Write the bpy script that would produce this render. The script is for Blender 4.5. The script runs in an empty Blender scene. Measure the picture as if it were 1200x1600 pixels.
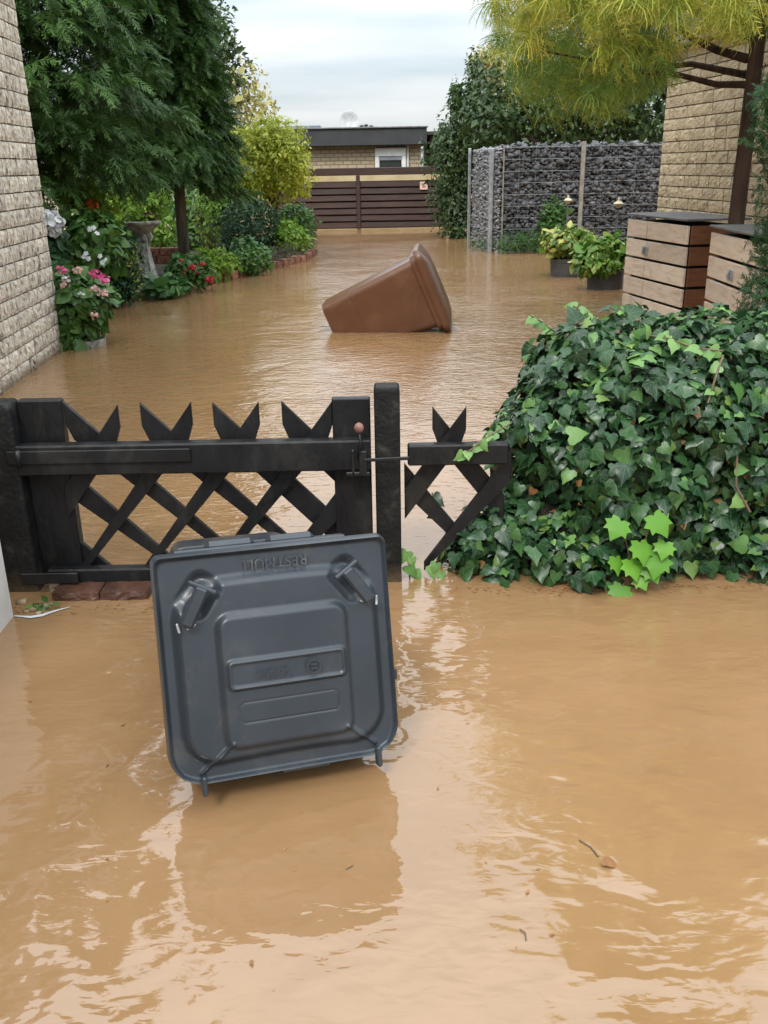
import bpy, math, random
import numpy as np
from mathutils import Vector, Matrix

random.seed(11)
RNG = np.random.default_rng(11)
S = bpy.context.scene
COL = S.collection

# ------------------------------------------------------------------ camera
F_PX, TH, ROLL, CAM_H = 1431.0, math.radians(20.7), 0.0177, 1.55
fw = np.array([0, math.cos(TH), -math.sin(TH)])
r0 = np.array([1.0, 0, 0]); u0 = np.array([0, math.sin(TH), math.cos(TH)])
RT = math.cos(ROLL) * r0 - math.sin(ROLL) * u0
UP = math.cos(ROLL) * u0 + math.sin(ROLL) * r0
CAM = np.array([0, 0, CAM_H])
cam_data = bpy.data.cameras.new('camera')
cam = bpy.data.objects.new('camera', cam_data); COL.objects.link(cam)
cam_data.sensor_width = 36; cam_data.lens = F_PX / 1600 * 36
cam_data.clip_start = 0.05; cam_data.clip_end = 3000
mw = Matrix.Identity(4)
for i in range(3):
    mw[i][0] = RT[i]; mw[i][1] = UP[i]; mw[i][2] = -fw[i]; mw[i][3] = CAM[i]
cam.matrix_world = mw
S.camera = cam

# ------------------------------------------------------------------ sky, sun, exposure
SUN_EL, SUN_AZ = math.radians(50), math.radians(-158)      # azimuth from +Y towards +X: high behind the camera
world = bpy.data.worlds.new('World'); S.world = world; world.use_nodes = True
nt = world.node_tree; nt.nodes.clear()
def wn(t, **k):
    n = nt.nodes.new(t)
    for a, b in k.items(): setattr(n, a, b)
    return n
wl = nt.links.new
sky = wn('ShaderNodeTexSky', sky_type='NISHITA', sun_disc=False)
sky.sun_elevation = SUN_EL; sky.sun_rotation = SUN_AZ; sky.air_density = 1.0; sky.dust_density = 2.0
tc = wn('ShaderNodeTexCoord'); sep = wn('ShaderNodeSeparateXYZ'); wl(tc.outputs['Generated'], sep.inputs[0])
zc = wn('ShaderNodeMath', operation='MAXIMUM'); wl(sep.outputs[2], zc.inputs[0]); zc.inputs[1].default_value = 0
za = wn('ShaderNodeMath', operation='ADD'); wl(zc.outputs[0], za.inputs[0]); za.inputs[1].default_value = 0.22
comb = wn('ShaderNodeCombineXYZ')
for k in (0, 1):
    d = wn('ShaderNodeMath', operation='DIVIDE'); wl(sep.outputs[k], d.inputs[0]); wl(za.outputs[0], d.inputs[1]); wl(d.outputs[0], comb.inputs[k])
cmap = wn('ShaderNodeMapping'); cmap.inputs['Scale'].default_value = (0.7, 1.5, 1); cmap.inputs['Location'].default_value = (3.1, 0.9, 0)
wl(comb.outputs[0], cmap.inputs[0])
cn = wn('ShaderNodeTexNoise'); cn.inputs['Scale'].default_value = 1.15; cn.inputs['Detail'].default_value = 5; cn.inputs['Roughness'].default_value = 0.5
wl(cmap.outputs[0], cn.inputs['Vector'])
ramp = wn('ShaderNodeValToRGB'); wl(cn.outputs['Fac'], ramp.inputs[0])
ramp.color_ramp.elements[0].position = 0.36; ramp.color_ramp.elements[0].color = (0.62, 0.71, 0.77, 1)
ramp.color_ramp.elements[1].position = 0.66; ramp.color_ramp.elements[1].color = (0.97, 0.99, 1.0, 1)
# overcast luminance: brighter towards the zenith
gm = wn('ShaderNodeMath', operation='MULTIPLY_ADD'); wl(zc.outputs[0], gm.inputs[0]); gm.inputs[1].default_value = 20.0; gm.inputs[2].default_value = 4.3
vm = wn('ShaderNodeVectorMath', operation='SCALE'); wl(ramp.outputs[0], vm.inputs[0]); wl(gm.outputs[0], vm.inputs['Scale'])
mx = wn('ShaderNodeMix', data_type='RGBA'); mx.inputs[0].default_value = 0.88
wl(sky.outputs[0], mx.inputs[6]); wl(vm.outputs[0], mx.inputs[7])
bg = wn('ShaderNodeBackground'); bg.inputs['Strength'].default_value = 0.11
wl(mx.outputs[2], bg.inputs[0]); wo = wn('ShaderNodeOutputWorld'); wl(bg.outputs[0], wo.inputs[0])

sun_data = bpy.data.lights.new('sun', 'SUN'); sun = bpy.data.objects.new('sun', sun_data); COL.objects.link(sun)
sun_data.energy = 1.3; sun_data.angle = math.radians(14); sun_data.color = (1, 0.96, 0.9)
sd = Vector((math.sin(SUN_AZ) * math.cos(SUN_EL), math.cos(SUN_AZ) * math.cos(SUN_EL), math.sin(SUN_EL)))
sun.rotation_euler = (-sd).to_track_quat('-Z', 'Y').to_euler()
S.view_settings.view_transform = 'Standard'; S.view_settings.look = 'None'
S.view_settings.gamma = 1; S.view_settings.use_curve_mapping = False
S.view_settings.exposure = 0.74
S.cycles.max_bounces = 6; S.cycles.diffuse_bounces = 3; S.cycles.glossy_bounces = 3; S.cycles.transparent_max_bounces = 4
S.cycles.caustics_reflective = False; S.cycles.caustics_refractive = False

# ------------------------------------------------------------------ pixel helpers (photo is 1200 x 1600)
def ray(px, py): return fw + RT * (px - 600) / F_PX - UP * (py - 800) / F_PX
def ground(px, py, z=0.0):
    d = ray(px, py); return CAM + d * (z - CAM_H) / d[2]
def at_y(px, py, Y):
    d = ray(px, py); return CAM + d * Y / d[1]
def proj(P):
    q = np.asarray(P) - CAM; z = q @ fw
    return np.stack([600 + F_PX * (q @ RT) / z, 800 - F_PX * (q @ UP) / z, z], -1)
def mpp(Y): return Y * 0.99 / F_PX

# ------------------------------------------------------------------ materials
MATS = {}
def nodes(name):
    m = bpy.data.materials.new(name); m.use_nodes = True
    n = m.node_tree; n.nodes.clear()
    out = n.nodes.new('ShaderNodeOutputMaterial'); b = n.nodes.new('ShaderNodeBsdfPrincipled')
    n.links.new(b.outputs[0], out.inputs[0]); MATS[name] = m
    return m, n, b, out
def rampnode(n, stops):
    r = n.nodes.new('ShaderNodeValToRGB'); e = r.color_ramp.elements
    while len(e) < len(stops): e.new(0.5)
    for k, (p, c) in enumerate(stops): e[k].position = p; e[k].color = (*c, 1)
    return r
def surf(name, stops, scale=6, rough=0.7, bump=0.0, bscale=None, detail=6, stretch=(1, 1, 1), spec=0.5, metal=0.0, space='Object', rvar=0.0, objvar=0.0, bdist=0.01, dist=0.0, dirt=None, damp=None):
    m, n, b, out = nodes(name); L = n.links.new
    t = n.nodes.new('ShaderNodeTexCoord'); mp = n.nodes.new('ShaderNodeMapping'); mp.inputs['Scale'].default_value = stretch
    if space == 'World':
        g = n.nodes.new('ShaderNodeNewGeometry'); L(g.outputs['Position'], mp.inputs[0])
    else: L(t.outputs[space], mp.inputs[0])
    nz = n.nodes.new('ShaderNodeTexNoise'); nz.inputs['Scale'].default_value = scale; nz.inputs['Detail'].default_value = detail
    nz.inputs['Distortion'].default_value = dist
    L(mp.outputs[0], nz.inputs['Vector'])
    r = rampnode(n, stops); L(nz.outputs['Fac'], r.inputs[0]); csock = r.outputs[0]
    if objvar:
        oi = n.nodes.new('ShaderNodeObjectInfo'); ml = n.nodes.new('ShaderNodeMath'); ml.operation = 'MULTIPLY_ADD'
        L(oi.outputs['Random'], ml.inputs[0]); ml.inputs[1].default_value = objvar * 2; ml.inputs[2].default_value = 1 - objvar
        vs = n.nodes.new('ShaderNodeVectorMath'); vs.operation = 'SCALE'; L(csock, vs.inputs[0]); L(ml.outputs[0], vs.inputs['Scale']); csock = vs.outputs[0]
    if dirt:                                      # dried mud / faded patches with a shape of their own
        dc_, dsc, lo, hi, amt = dirt
        dn = n.nodes.new('ShaderNodeTexNoise'); dn.inputs['Scale'].default_value = dsc; dn.inputs['Detail'].default_value = 9; dn.inputs['Roughness'].default_value = 0.68; dn.inputs['Distortion'].default_value = 0.6
        L(mp.outputs[0], dn.inputs['Vector']); dr = n.nodes.new('ShaderNodeMapRange'); dr.inputs[1].default_value = lo; dr.inputs[2].default_value = hi; dr.inputs[4].default_value = amt; L(dn.outputs['Fac'], dr.inputs[0])
        dm_ = n.nodes.new('ShaderNodeMix'); dm_.data_type = 'RGBA'; L(dr.outputs[0], dm_.inputs[0]); L(csock, dm_.inputs[6]); dm_.inputs[7].default_value = (*dc_, 1); csock = dm_.outputs[2]
    if damp:                                      # soaked, silty band just above the flood line
        gz = n.nodes.new('ShaderNodeNewGeometry'); sz_ = n.nodes.new('ShaderNodeSeparateXYZ'); L(gz.outputs['Position'], sz_.inputs[0])
        wob = n.nodes.new('ShaderNodeMath'); wob.operation = 'MULTIPLY_ADD'; L(nz.outputs['Fac'], wob.inputs[0]); wob.inputs[1].default_value = -damp[1]; L(sz_.outputs[2], wob.inputs[2])
        dk_ = n.nodes.new('ShaderNodeMapRange'); dk_.inputs[1].default_value = damp[2]; dk_.inputs[2].default_value = damp[3]; dk_.inputs[3].default_value = 0.75; dk_.inputs[4].default_value = 0.0; L(wob.outputs[0], dk_.inputs[0])
        dx2 = n.nodes.new('ShaderNodeMix'); dx2.data_type = 'RGBA'; L(dk_.outputs[0], dx2.inputs[0]); L(csock, dx2.inputs[6]); dx2.inputs[7].default_value = (*damp[0], 1); csock = dx2.outputs[2]
    L(csock, b.inputs['Base Color'])
    b.inputs['Roughness'].default_value = rough; b.inputs['Specular IOR Level'].default_value = spec; b.inputs['Metallic'].default_value = metal
    if rvar:
        mr = n.nodes.new('ShaderNodeMath'); mr.operation = 'MULTIPLY_ADD'; L(nz.outputs['Fac'], mr.inputs[0])
        mr.inputs[1].default_value = rvar * 2; mr.inputs[2].default_value = rough - rvar; L(mr.outputs[0], b.inputs['Roughness'])
    if bump:
        n2 = n.nodes.new('ShaderNodeTexNoise'); n2.inputs['Scale'].default_value = bscale or scale * 4; n2.inputs['Detail'].default_value = 5
        L(mp.outputs[0], n2.inputs['Vector']); bp = n.nodes.new('ShaderNodeBump'); bp.inputs['Strength'].default_value = bump; bp.inputs['Distance'].default_value = bdist
        L(n2.outputs['Fac'], bp.inputs['Height']); L(bp.outputs[0], b.inputs['Normal'])
    return m
def leafmat(name, stops, rough=0.5, trans=0.3, veins=False, spec=0.4, patch=0.0, tip=None, pscale=1.2):
    """leaf colour by the leaf's own random value, optional veins and young tips"""
    m, n, b, out = nodes(name); L = n.links.new
    a = n.nodes.new('ShaderNodeAttribute'); a.attribute_name = 'rnd'
    oi = n.nodes.new('ShaderNodeObjectInfo'); s = n.nodes.new('ShaderNodeMath'); s.operation = 'ADD'
    L(a.outputs['Fac'], s.inputs[0]); L(oi.outputs['Random'], s.inputs[1])
    fr = n.nodes.new('ShaderNodeMath'); fr.operation = 'FRACT'; L(s.outputs[0], fr.inputs[0]); fac = fr.outputs[0]
    if patch:
        g = n.nodes.new('ShaderNodeNewGeometry'); nz = n.nodes.new('ShaderNodeTexNoise'); nz.inputs['Scale'].default_value = pscale; nz.inputs['Detail'].default_value = 3
        L(g.outputs['Position'], nz.inputs['Vector'])
        k1 = n.nodes.new('ShaderNodeMapRange'); k1.inputs[1].default_value = 0.32; k1.inputs[2].default_value = 0.68; L(nz.outputs['Fac'], k1.inputs[0])
        k2 = n.nodes.new('ShaderNodeMix'); k2.inputs[0].default_value = patch; L(fac, k2.inputs[2]); L(k1.outputs[0], k2.inputs[3]); fac = k2.outputs[0]
    r = rampnode(n, stops); L(fac, r.inputs[0]); c = r.outputs[0]
    if tip:
        a2 = n.nodes.new('ShaderNodeAttribute'); a2.attribute_name = 'luv'; sx = n.nodes.new('ShaderNodeSeparateXYZ'); L(a2.outputs['Vector'], sx.inputs[0])
        k3 = n.nodes.new('ShaderNodeMapRange'); k3.inputs[1].default_value = 0.35; k3.inputs[2].default_value = 1.0; k3.inputs[4].default_value = 0.85; L(sx.outputs[1], k3.inputs[0])
        m3 = n.nodes.new('ShaderNodeMix'); m3.data_type = 'RGBA'; L(k3.outputs[0], m3.inputs[0]); L(c, m3.inputs[6]); m3.inputs[7].default_value = (*tip, 1); c = m3.outputs[2]
    if veins:
        a2 = n.nodes.new('ShaderNodeAttribute'); a2.attribute_name = 'luv'; sx = n.nodes.new('ShaderNodeSeparateXYZ'); L(a2.outputs['Vector'], sx.inputs[0])
        ab = n.nodes.new('ShaderNodeMath'); ab.operation = 'ABSOLUTE'; L(sx.outputs[0], ab.inputs[0])
        yo = n.nodes.new('ShaderNodeMath'); yo.operation = 'ADD'; L(sx.outputs[1], yo.inputs[0]); yo.inputs[1].default_value = 0.02
        at = n.nodes.new('ShaderNodeMath'); at.operation = 'ARCTAN2'; L(ab.outputs[0], at.inputs[0]); L(yo.outputs[0], at.inputs[1])
        prev = None
        for ang in (0.0, 0.62, 1.35):
            d1 = n.nodes.new('ShaderNodeMath'); d1.operation = 'SUBTRACT'; L(at.outputs[0], d1.inputs[0]); d1.inputs[1].default_value = ang
            d2 = n.nodes.new('ShaderNodeMath'); d2.operation = 'ABSOLUTE'; L(d1.outputs[0], d2.inputs[0])
            if prev:
                mn = n.nodes.new('ShaderNodeMath'); mn.operation = 'MINIMUM'; L(prev, mn.inputs[0]); L(d2.outputs[0], mn.inputs[1]); prev = mn.outputs[0]
            else: prev = d2.outputs[0]
        ln = n.nodes.new('ShaderNodeVectorMath'); ln.operation = 'LENGTH'; L(a2.outputs['Vector'], ln.inputs[0])
        mm = n.nodes.new('ShaderNodeMath'); mm.operation = 'MULTIPLY'; L(prev, mm.inputs[0]); L(ln.outputs['Value'], mm.inputs[1])
        k4 = n.nodes.new('ShaderNodeMapRange'); k4.inputs[1].default_value = 0.008; k4.inputs[2].default_value = 0.03; k4.inputs[3].default_value = 0.26; k4.inputs[4].default_value = 0.0; L(mm.outputs[0], k4.inputs[0])
        m4 = n.nodes.new('ShaderNodeMix'); m4.data_type = 'RGBA'; L(k4.outputs[0], m4.inputs[0]); L(c, m4.inputs[6]); m4.inputs[7].default_value = (0.16, 0.26, 0.13, 1); c = m4.outputs[2]
    L(c, b.inputs['Base Color']); b.inputs['Roughness'].default_value = rough; b.inputs['Specular IOR Level'].default_value = spec
    if trans:
        tr = n.nodes.new('ShaderNodeBsdfTranslucent'); L(c, tr.inputs[0]); ms = n.nodes.new('ShaderNodeMixShader'); ms.inputs[0].default_value = trans
        L(b.outputs[0], ms.inputs[1]); L(tr.outputs[0], ms.inputs[2]); L(ms.outputs[0], out.inputs[0])
    return m

surf('black_wood', [(0.25, (0.006, 0.006, 0.007)), (0.6, (0.014, 0.014, 0.015)), (0.74, (0.03, 0.029, 0.027)), (0.8, (0.075, 0.07, 0.06))], scale=9, rough=0.46, bump=0.35, bscale=45, stretch=(1, 1, 0.5), space='World', rvar=0.15, spec=0.25, dirt=((0.06, 0.055, 0.042), 5, 0.56, 0.80, 0.6))
surf('mossy_black_wood', [(0.3, (0.005, 0.005, 0.005)), (0.6, (0.010, 0.010, 0.010)), (0.72, (0.03, 0.03, 0.024)), (0.82, (0.10, 0.095, 0.08))], scale=14, rough=0.6, bump=0.5, bscale=60, space='World', spec=0.25, damp=((0.085, 0.06, 0.035), 0.08, -0.04, 0.05))
surf('grey_plastic', [(0.3, (0.022, 0.029, 0.037)), (0.62, (0.029, 0.037, 0.047)), (0.78, (0.05, 0.058, 0.066))], scale=5, rough=0.33, bump=0.12, bscale=420, rvar=0.1, bdist=0.002, dirt=((0.15, 0.125, 0.095), 9, 0.55, 0.82, 0.38))
surf('grey_plastic_worn', [(0.35, (0.028, 0.037, 0.048)), (0.55, (0.045, 0.05, 0.055)), (0.75, (0.11, 0.105, 0.09))], scale=30, rough=0.5)
surf('scuffed_plastic', [(0.35, (0.2, 0.22, 0.24)), (0.65, (0.5, 0.52, 0.54))], scale=60, rough=0.6)
surf('brown_plastic', [(0.3, (0.095, 0.040, 0.019)), (0.6, (0.12, 0.051, 0.025)), (0.8, (0.16, 0.075, 0.04))], scale=3.5, rough=0.30, bump=0.1, bscale=200, rvar=0.08, bdist=0.003, dirt=((0.24, 0.15, 0.085), 4, 0.56, 0.82, 0.35))
surf('pale_brick', [(0.30, (0.11, 0.10, 0.085)), (0.42, (0.50, 0.455, 0.38)), (0.6, (0.70, 0.645, 0.55)), (0.8, (0.76, 0.72, 0.64))], scale=22, rough=0.9, bump=0.9, bscale=55, stretch=(1, 1, 0.55), space='World', objvar=0.14, bdist=0.02, damp=((0.17, 0.125, 0.08), 0.10, -0.03, 0.06))
surf('yellow_brick', [(0.22, (0.19, 0.14, 0.09)), (0.4, (0.41, 0.33, 0.215)), (0.75, (0.53, 0.44, 0.30))], scale=9, rough=0.9, bump=0.8, bscale=40, space='World', objvar=0.12, bdist=0.02)
surf('mortar', [(0.3, (0.21, 0.18, 0.14)), (0.7, (0.33, 0.285, 0.22))], scale=30, rough=0.95, bump=0.5, space='World')
surf('stone_cast', [(0.3, (0.14, 0.14, 0.125)), (0.5, (0.36, 0.35, 0.32)), (0.75, (0.55, 0.54, 0.5))], scale=12, rough=0.85, bump=0.5, bscale=60, space='World')
surf('gabion_stone', [(0.3, (0.045, 0.047, 0.051)), (0.55, (0.09, 0.093, 0.10)), (0.8, (0.19, 0.19, 0.20))], scale=5.5, rough=0.8, bump=0.6, bscale=30, space='World', objvar=0.3)
surf('gabion_stone_lit', [(0.3, (0.12, 0.125, 0.135)), (0.55, (0.22, 0.225, 0.24)), (0.8, (0.36, 0.365, 0.38))], scale=9, rough=0.85, bump=0.6, bscale=30, space='World', objvar=0.2)  # brighter copy of the wall stone, light from the left put into the colour
surf('dark_fill', [(0.3, (0.02, 0.02, 0.022)), (0.7, (0.05, 0.05, 0.055))], scale=10, rough=0.95)
surf('galvanised', [(0.3, (0.33, 0.35, 0.37)), (0.7, (0.52, 0.55, 0.58))], scale=12, rough=0.4, metal=0.6)
surf('rusty_post', [(0.3, (0.17, 0.145, 0.115)), (0.7, (0.28, 0.26, 0.23))], scale=12, rough=0.7, bump=0.3)
surf('larch_board', [(0.25, (0.50, 0.39, 0.29)), (0.5, (0.68, 0.56, 0.45)), (0.8, (0.75, 0.65, 0.54))], scale=5, rough=0.7, bump=0.35, bscale=30, stretch=(6, 0.7, 6), space='World', objvar=0.14, dist=0.4, damp=((0.2, 0.13, 0.075), 0.10, -0.03, 0.06))
surf('shaded_board', [(0.25, (0.10, 0.038, 0.016)), (0.6, (0.17, 0.066, 0.028))], scale=5, rough=0.6, bump=0.3, bscale=30, stretch=(0.7, 6, 6), space='World', objvar=0.12)  # cabinet wood with the shade between the two boxes put into the colour
surf('dark_brown_board', [(0.3, (0.028, 0.012, 0.009)), (0.7, (0.055, 0.026, 0.019))], scale=4, rough=0.65, bump=0.3, bscale=30, stretch=(0.6, 6, 6), space='World', objvar=0.2)
surf('black_gap', [(0.3, (0.012, 0.011, 0.010)), (0.7, (0.025, 0.022, 0.02))], scale=8, rough=0.8)
surf('slate_sheet', [(0.3, (0.09, 0.09, 0.095)), (0.7, (0.17, 0.17, 0.175))], scale=7, rough=0.5, bump=0.2)
surf('fascia_dark', [(0.3, (0.028, 0.029, 0.032)), (0.7, (0.045, 0.046, 0.05))], scale=3, rough=0.6)
surf('fascia_grey', [(0.3, (0.17, 0.19, 0.22)), (0.7, (0.27, 0.29, 0.32))], scale=2, rough=0.55)
surf('white_paint', [(0.3, (0.62, 0.62, 0.6)), (0.6, (0.76, 0.76, 0.75)), (0.8, (0.8, 0.8, 0.8))], scale=7, rough=0.45, bump=0.1)
surf('dirty_white', [(0.3, (0.5, 0.5, 0.5)), (0.7, (0.66, 0.67, 0.68))], scale=9, rough=0.5)
surf('cream_wall', [(0.3, (0.42, 0.33, 0.18)), (0.7, (0.55, 0.45, 0.27))], scale=3, rough=0.9)
surf('dark_glass', [(0.3, (0.015, 0.025, 0.022)), (0.7, (0.03, 0.045, 0.04))], scale=3, rough=0.08)
surf('soil', [(0.3, (0.03, 0.022, 0.014)), (0.7, (0.075, 0.055, 0.035))], scale=7, rough=0.95, bump=1.0, bscale=30, space='World', bdist=0.03)
surf('mud_ground', [(0.3, (0.11, 0.075, 0.04)), (0.7, (0.2, 0.14, 0.08))], scale=3, rough=0.9, bump=0.5, space='World')
surf('red_brick', [(0.3, (0.13, 0.05, 0.03)), (0.6, (0.25, 0.105, 0.065)), (0.8, (0.33, 0.19, 0.13))], scale=14, rough=0.85, bump=0.6, bscale=60, space='World', objvar=0.22)
surf('wet_brick', [(0.3, (0.05, 0.022, 0.014)), (0.6, (0.11, 0.05, 0.03)), (0.8, (0.18, 0.10, 0.06))], scale=14, rough=0.4, bump=0.6, bscale=60, space='World')
surf('bark_red', [(0.3, (0.022, 0.012, 0.008)), (0.55, (0.055, 0.030, 0.020)), (0.8, (0.10, 0.062, 0.042))], scale=14, rough=0.9, bump=1.0, bscale=22, stretch=(1, 1, 0.16), space='World', bdist=0.03)
surf('bark_grey', [(0.3, (0.05, 0.04, 0.03)), (0.55, (0.12, 0.10, 0.075)), (0.8, (0.2, 0.17, 0.13))], scale=14, rough=0.9, bump=1.0, bscale=22, stretch=(1, 1, 0.16), space='World', bdist=0.03)
surf('twig', [(0.3, (0.09, 0.06, 0.04)), (0.7, (0.2, 0.14, 0.09))], scale=20, rough=0.9)
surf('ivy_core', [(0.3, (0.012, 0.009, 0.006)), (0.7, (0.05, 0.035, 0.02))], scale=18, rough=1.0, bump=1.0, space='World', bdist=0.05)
surf('pot_grey', [(0.3, (0.035, 0.036, 0.036)), (0.6, (0.06, 0.06, 0.06)), (0.8, (0.11, 0.11, 0.105))], scale=6, rough=0.65, bump=0.2)
surf('rust_ball', [(0.3, (0.15, 0.065, 0.05)), (0.7, (0.27, 0.14, 0.11))], scale=60, rough=0.6, bump=0.3)
surf('iron', [(0.3, (0.01, 0.01, 0.011)), (0.7, (0.025, 0.025, 0.026))], scale=30, rough=0.42, metal=0.3)
surf('brass_cap', [(0.3, (0.36, 0.30, 0.19)), (0.7, (0.5, 0.44, 0.31))], scale=8, rough=0.4)
surf('pebble', [(0.3, (0.2, 0.14, 0.08)), (0.6, (0.36, 0.26, 0.15)), (0.8, (0.48, 0.38, 0.26))], scale=18, rough=0.7, space='World', objvar=0.25)
surf('sign_plate', [(0.3, (0.6, 0.44, 0.38)), (0.7, (0.72, 0.58, 0.5))], scale=9, rough=0.5)
surf('sign_print', [(0.3, (0.35, 0.12, 0.08)), (0.7, (0.4, 0.16, 0.1))], scale=9, rough=0.5)
surf('dead_leaf', [(0.3, (0.2, 0.085, 0.03)), (0.7, (0.36, 0.17, 0.06))], scale=20, rough=0.8, objvar=0.3)
leafmat('ivy_leaf', [(0.0, (0.010, 0.037, 0.014)), (0.5, (0.020, 0.064, 0.021)), (0.84, (0.036, 0.098, 0.028)), (0.95, (0.07, 0.16, 0.04)), (0.99, (0.14, 0.22, 0.05))], rough=0.34, trans=0.18, veins=True, spec=0.42)
leafmat('ivy_young', [(0.0, (0.09, 0.21, 0.05)), (1.0, (0.20, 0.36, 0.10))], rough=0.4, trans=0.3, veins=True)
leafmat('maple_leaf', [(0.0, (0.10, 0.28, 0.02)), (1.0, (0.18, 0.42, 0.04))], rough=0.45, trans=0.35, veins=True)
leafmat('dark_conifer', [(0.0, (0.028, 0.065, 0.016)), (0.5, (0.052, 0.118, 0.024)), (0.85, (0.085, 0.17, 0.034)), (1.0, (0.115, 0.21, 0.04))], rough=0.6, trans=0.25, patch=0.45, pscale=2.2)
leafmat('topiary_conifer', [(0.0, (0.014, 0.045, 0.016)), (0.6, (0.03, 0.085, 0.026)), (1.0, (0.055, 0.13, 0.035))], rough=0.6, trans=0.2)
leafmat('golden_thread', [(0.0, (0.10, 0.18, 0.02)), (0.35, (0.22, 0.29, 0.03)), (0.65, (0.42, 0.44, 0.05)), (0.9, (0.62, 0.52, 0.09))], rough=0.55, trans=0.35, patch=0.6, pscale=1.4, tip=(0.66, 0.55, 0.12))
leafmat('green_thread', [(0.0, (0.05, 0.12, 0.02)), (0.5, (0.11, 0.21, 0.03)), (0.8, (0.2, 0.3, 0.04)), (1.0, (0.36, 0.40, 0.06))], rough=0.55, trans=0.35, patch=0.6, pscale=2.5, tip=(0.34, 0.38, 0.06))
leafmat('privet_gold', [(0.0, (0.22, 0.28, 0.022)), (0.5, (0.40, 0.44, 0.04)), (1.0, (0.60, 0.60, 0.09))], rough=0.45, trans=0.35, patch=0.4)
leafmat('pale_yellow_leaf', [(0.0, (0.3, 0.3, 0.09)), (0.6, (0.46, 0.43, 0.15)), (1.0, (0.55, 0.45, 0.22))], rough=0.5, trans=0.4)
leafmat('dark_broadleaf', [(0.0, (0.022, 0.045, 0.013)), (0.6, (0.046, 0.088, 0.022)), (1.0, (0.09, 0.15, 0.045))], rough=0.45, trans=0.25, patch=0.4)
leafmat('mid_green', [(0.0, (0.035, 0.095, 0.02)), (0.6, (0.075, 0.17, 0.035)), (1.0, (0.15, 0.27, 0.06))], rough=0.45, trans=0.3, patch=0.3)
leafmat('lime_green', [(0.0, (0.11, 0.22, 0.025)), (0.6, (0.20, 0.34, 0.035)), (1.0, (0.33, 0.46, 0.07))], rough=0.5, trans=0.35, patch=0.3)
leafmat('box_green', [(0.0, (0.012, 0.042, 0.016)), (0.6, (0.024, 0.075, 0.026)), (1.0, (0.05, 0.115, 0.035))], rough=0.5, trans=0.2)
leafmat('hosta_green', [(0.0, (0.035, 0.11, 0.03)), (0.7, (0.08, 0.2, 0.05)), (1.0, (0.22, 0.34, 0.12))], rough=0.4, trans=0.25)
leafmat('variegated', [(0.0, (0.05, 0.13, 0.018)), (0.45, (0.12, 0.21, 0.025)), (0.7, (0.30, 0.34, 0.06)), (1.0, (0.55, 0.52, 0.17))], rough=0.4, trans=0.3)
leafmat('variegated_green', [(0.0, (0.05, 0.14, 0.018)), (0.55, (0.11, 0.24, 0.03)), (0.85, (0.22, 0.34, 0.06)), (1.0, (0.42, 0.45, 0.14))], rough=0.4, trans=0.3)
leafmat('grass_green', [(0.0, (0.03, 0.09, 0.02)), (1.0, (0.09, 0.2, 0.045))], rough=0.5, trans=0.35)
leafmat('heather', [(0.0, (0.05, 0.055, 0.035)), (0.6, (0.11, 0.10, 0.07)), (1.0, (0.2, 0.16, 0.12))], rough=0.7, trans=0.2)
leafmat('pink_petal', [(0.0, (0.55, 0.05, 0.2)), (0.7, (0.72, 0.12, 0.32)), (1.0, (0.8, 0.32, 0.45))], rough=0.6, trans=0.3)
leafmat('pale_pink_petal', [(0.0, (0.7, 0.35, 0.36)), (1.0, (0.8, 0.6, 0.56))], rough=0.6, trans=0.3)
leafmat('white_petal', [(0.0, (0.62, 0.64, 0.66)), (1.0, (0.8, 0.8, 0.8))], rough=0.6, trans=0.3)
leafmat('red_petal', [(0.0, (0.42, 0.012, 0.03)), (1.0, (0.6, 0.04, 0.07))], rough=0.6, trans=0.25)
leafmat('orange_petal', [(0.0, (0.7, 0.14, 0.02)), (1.0, (0.8, 0.25, 0.05))], rough=0.6, trans=0.25)
leafmat('wine_leaf', [(0.0, (0.09, 0.03, 0.035)), (1.0, (0.2, 0.08, 0.08))], rough=0.6, trans=0.25)

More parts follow.
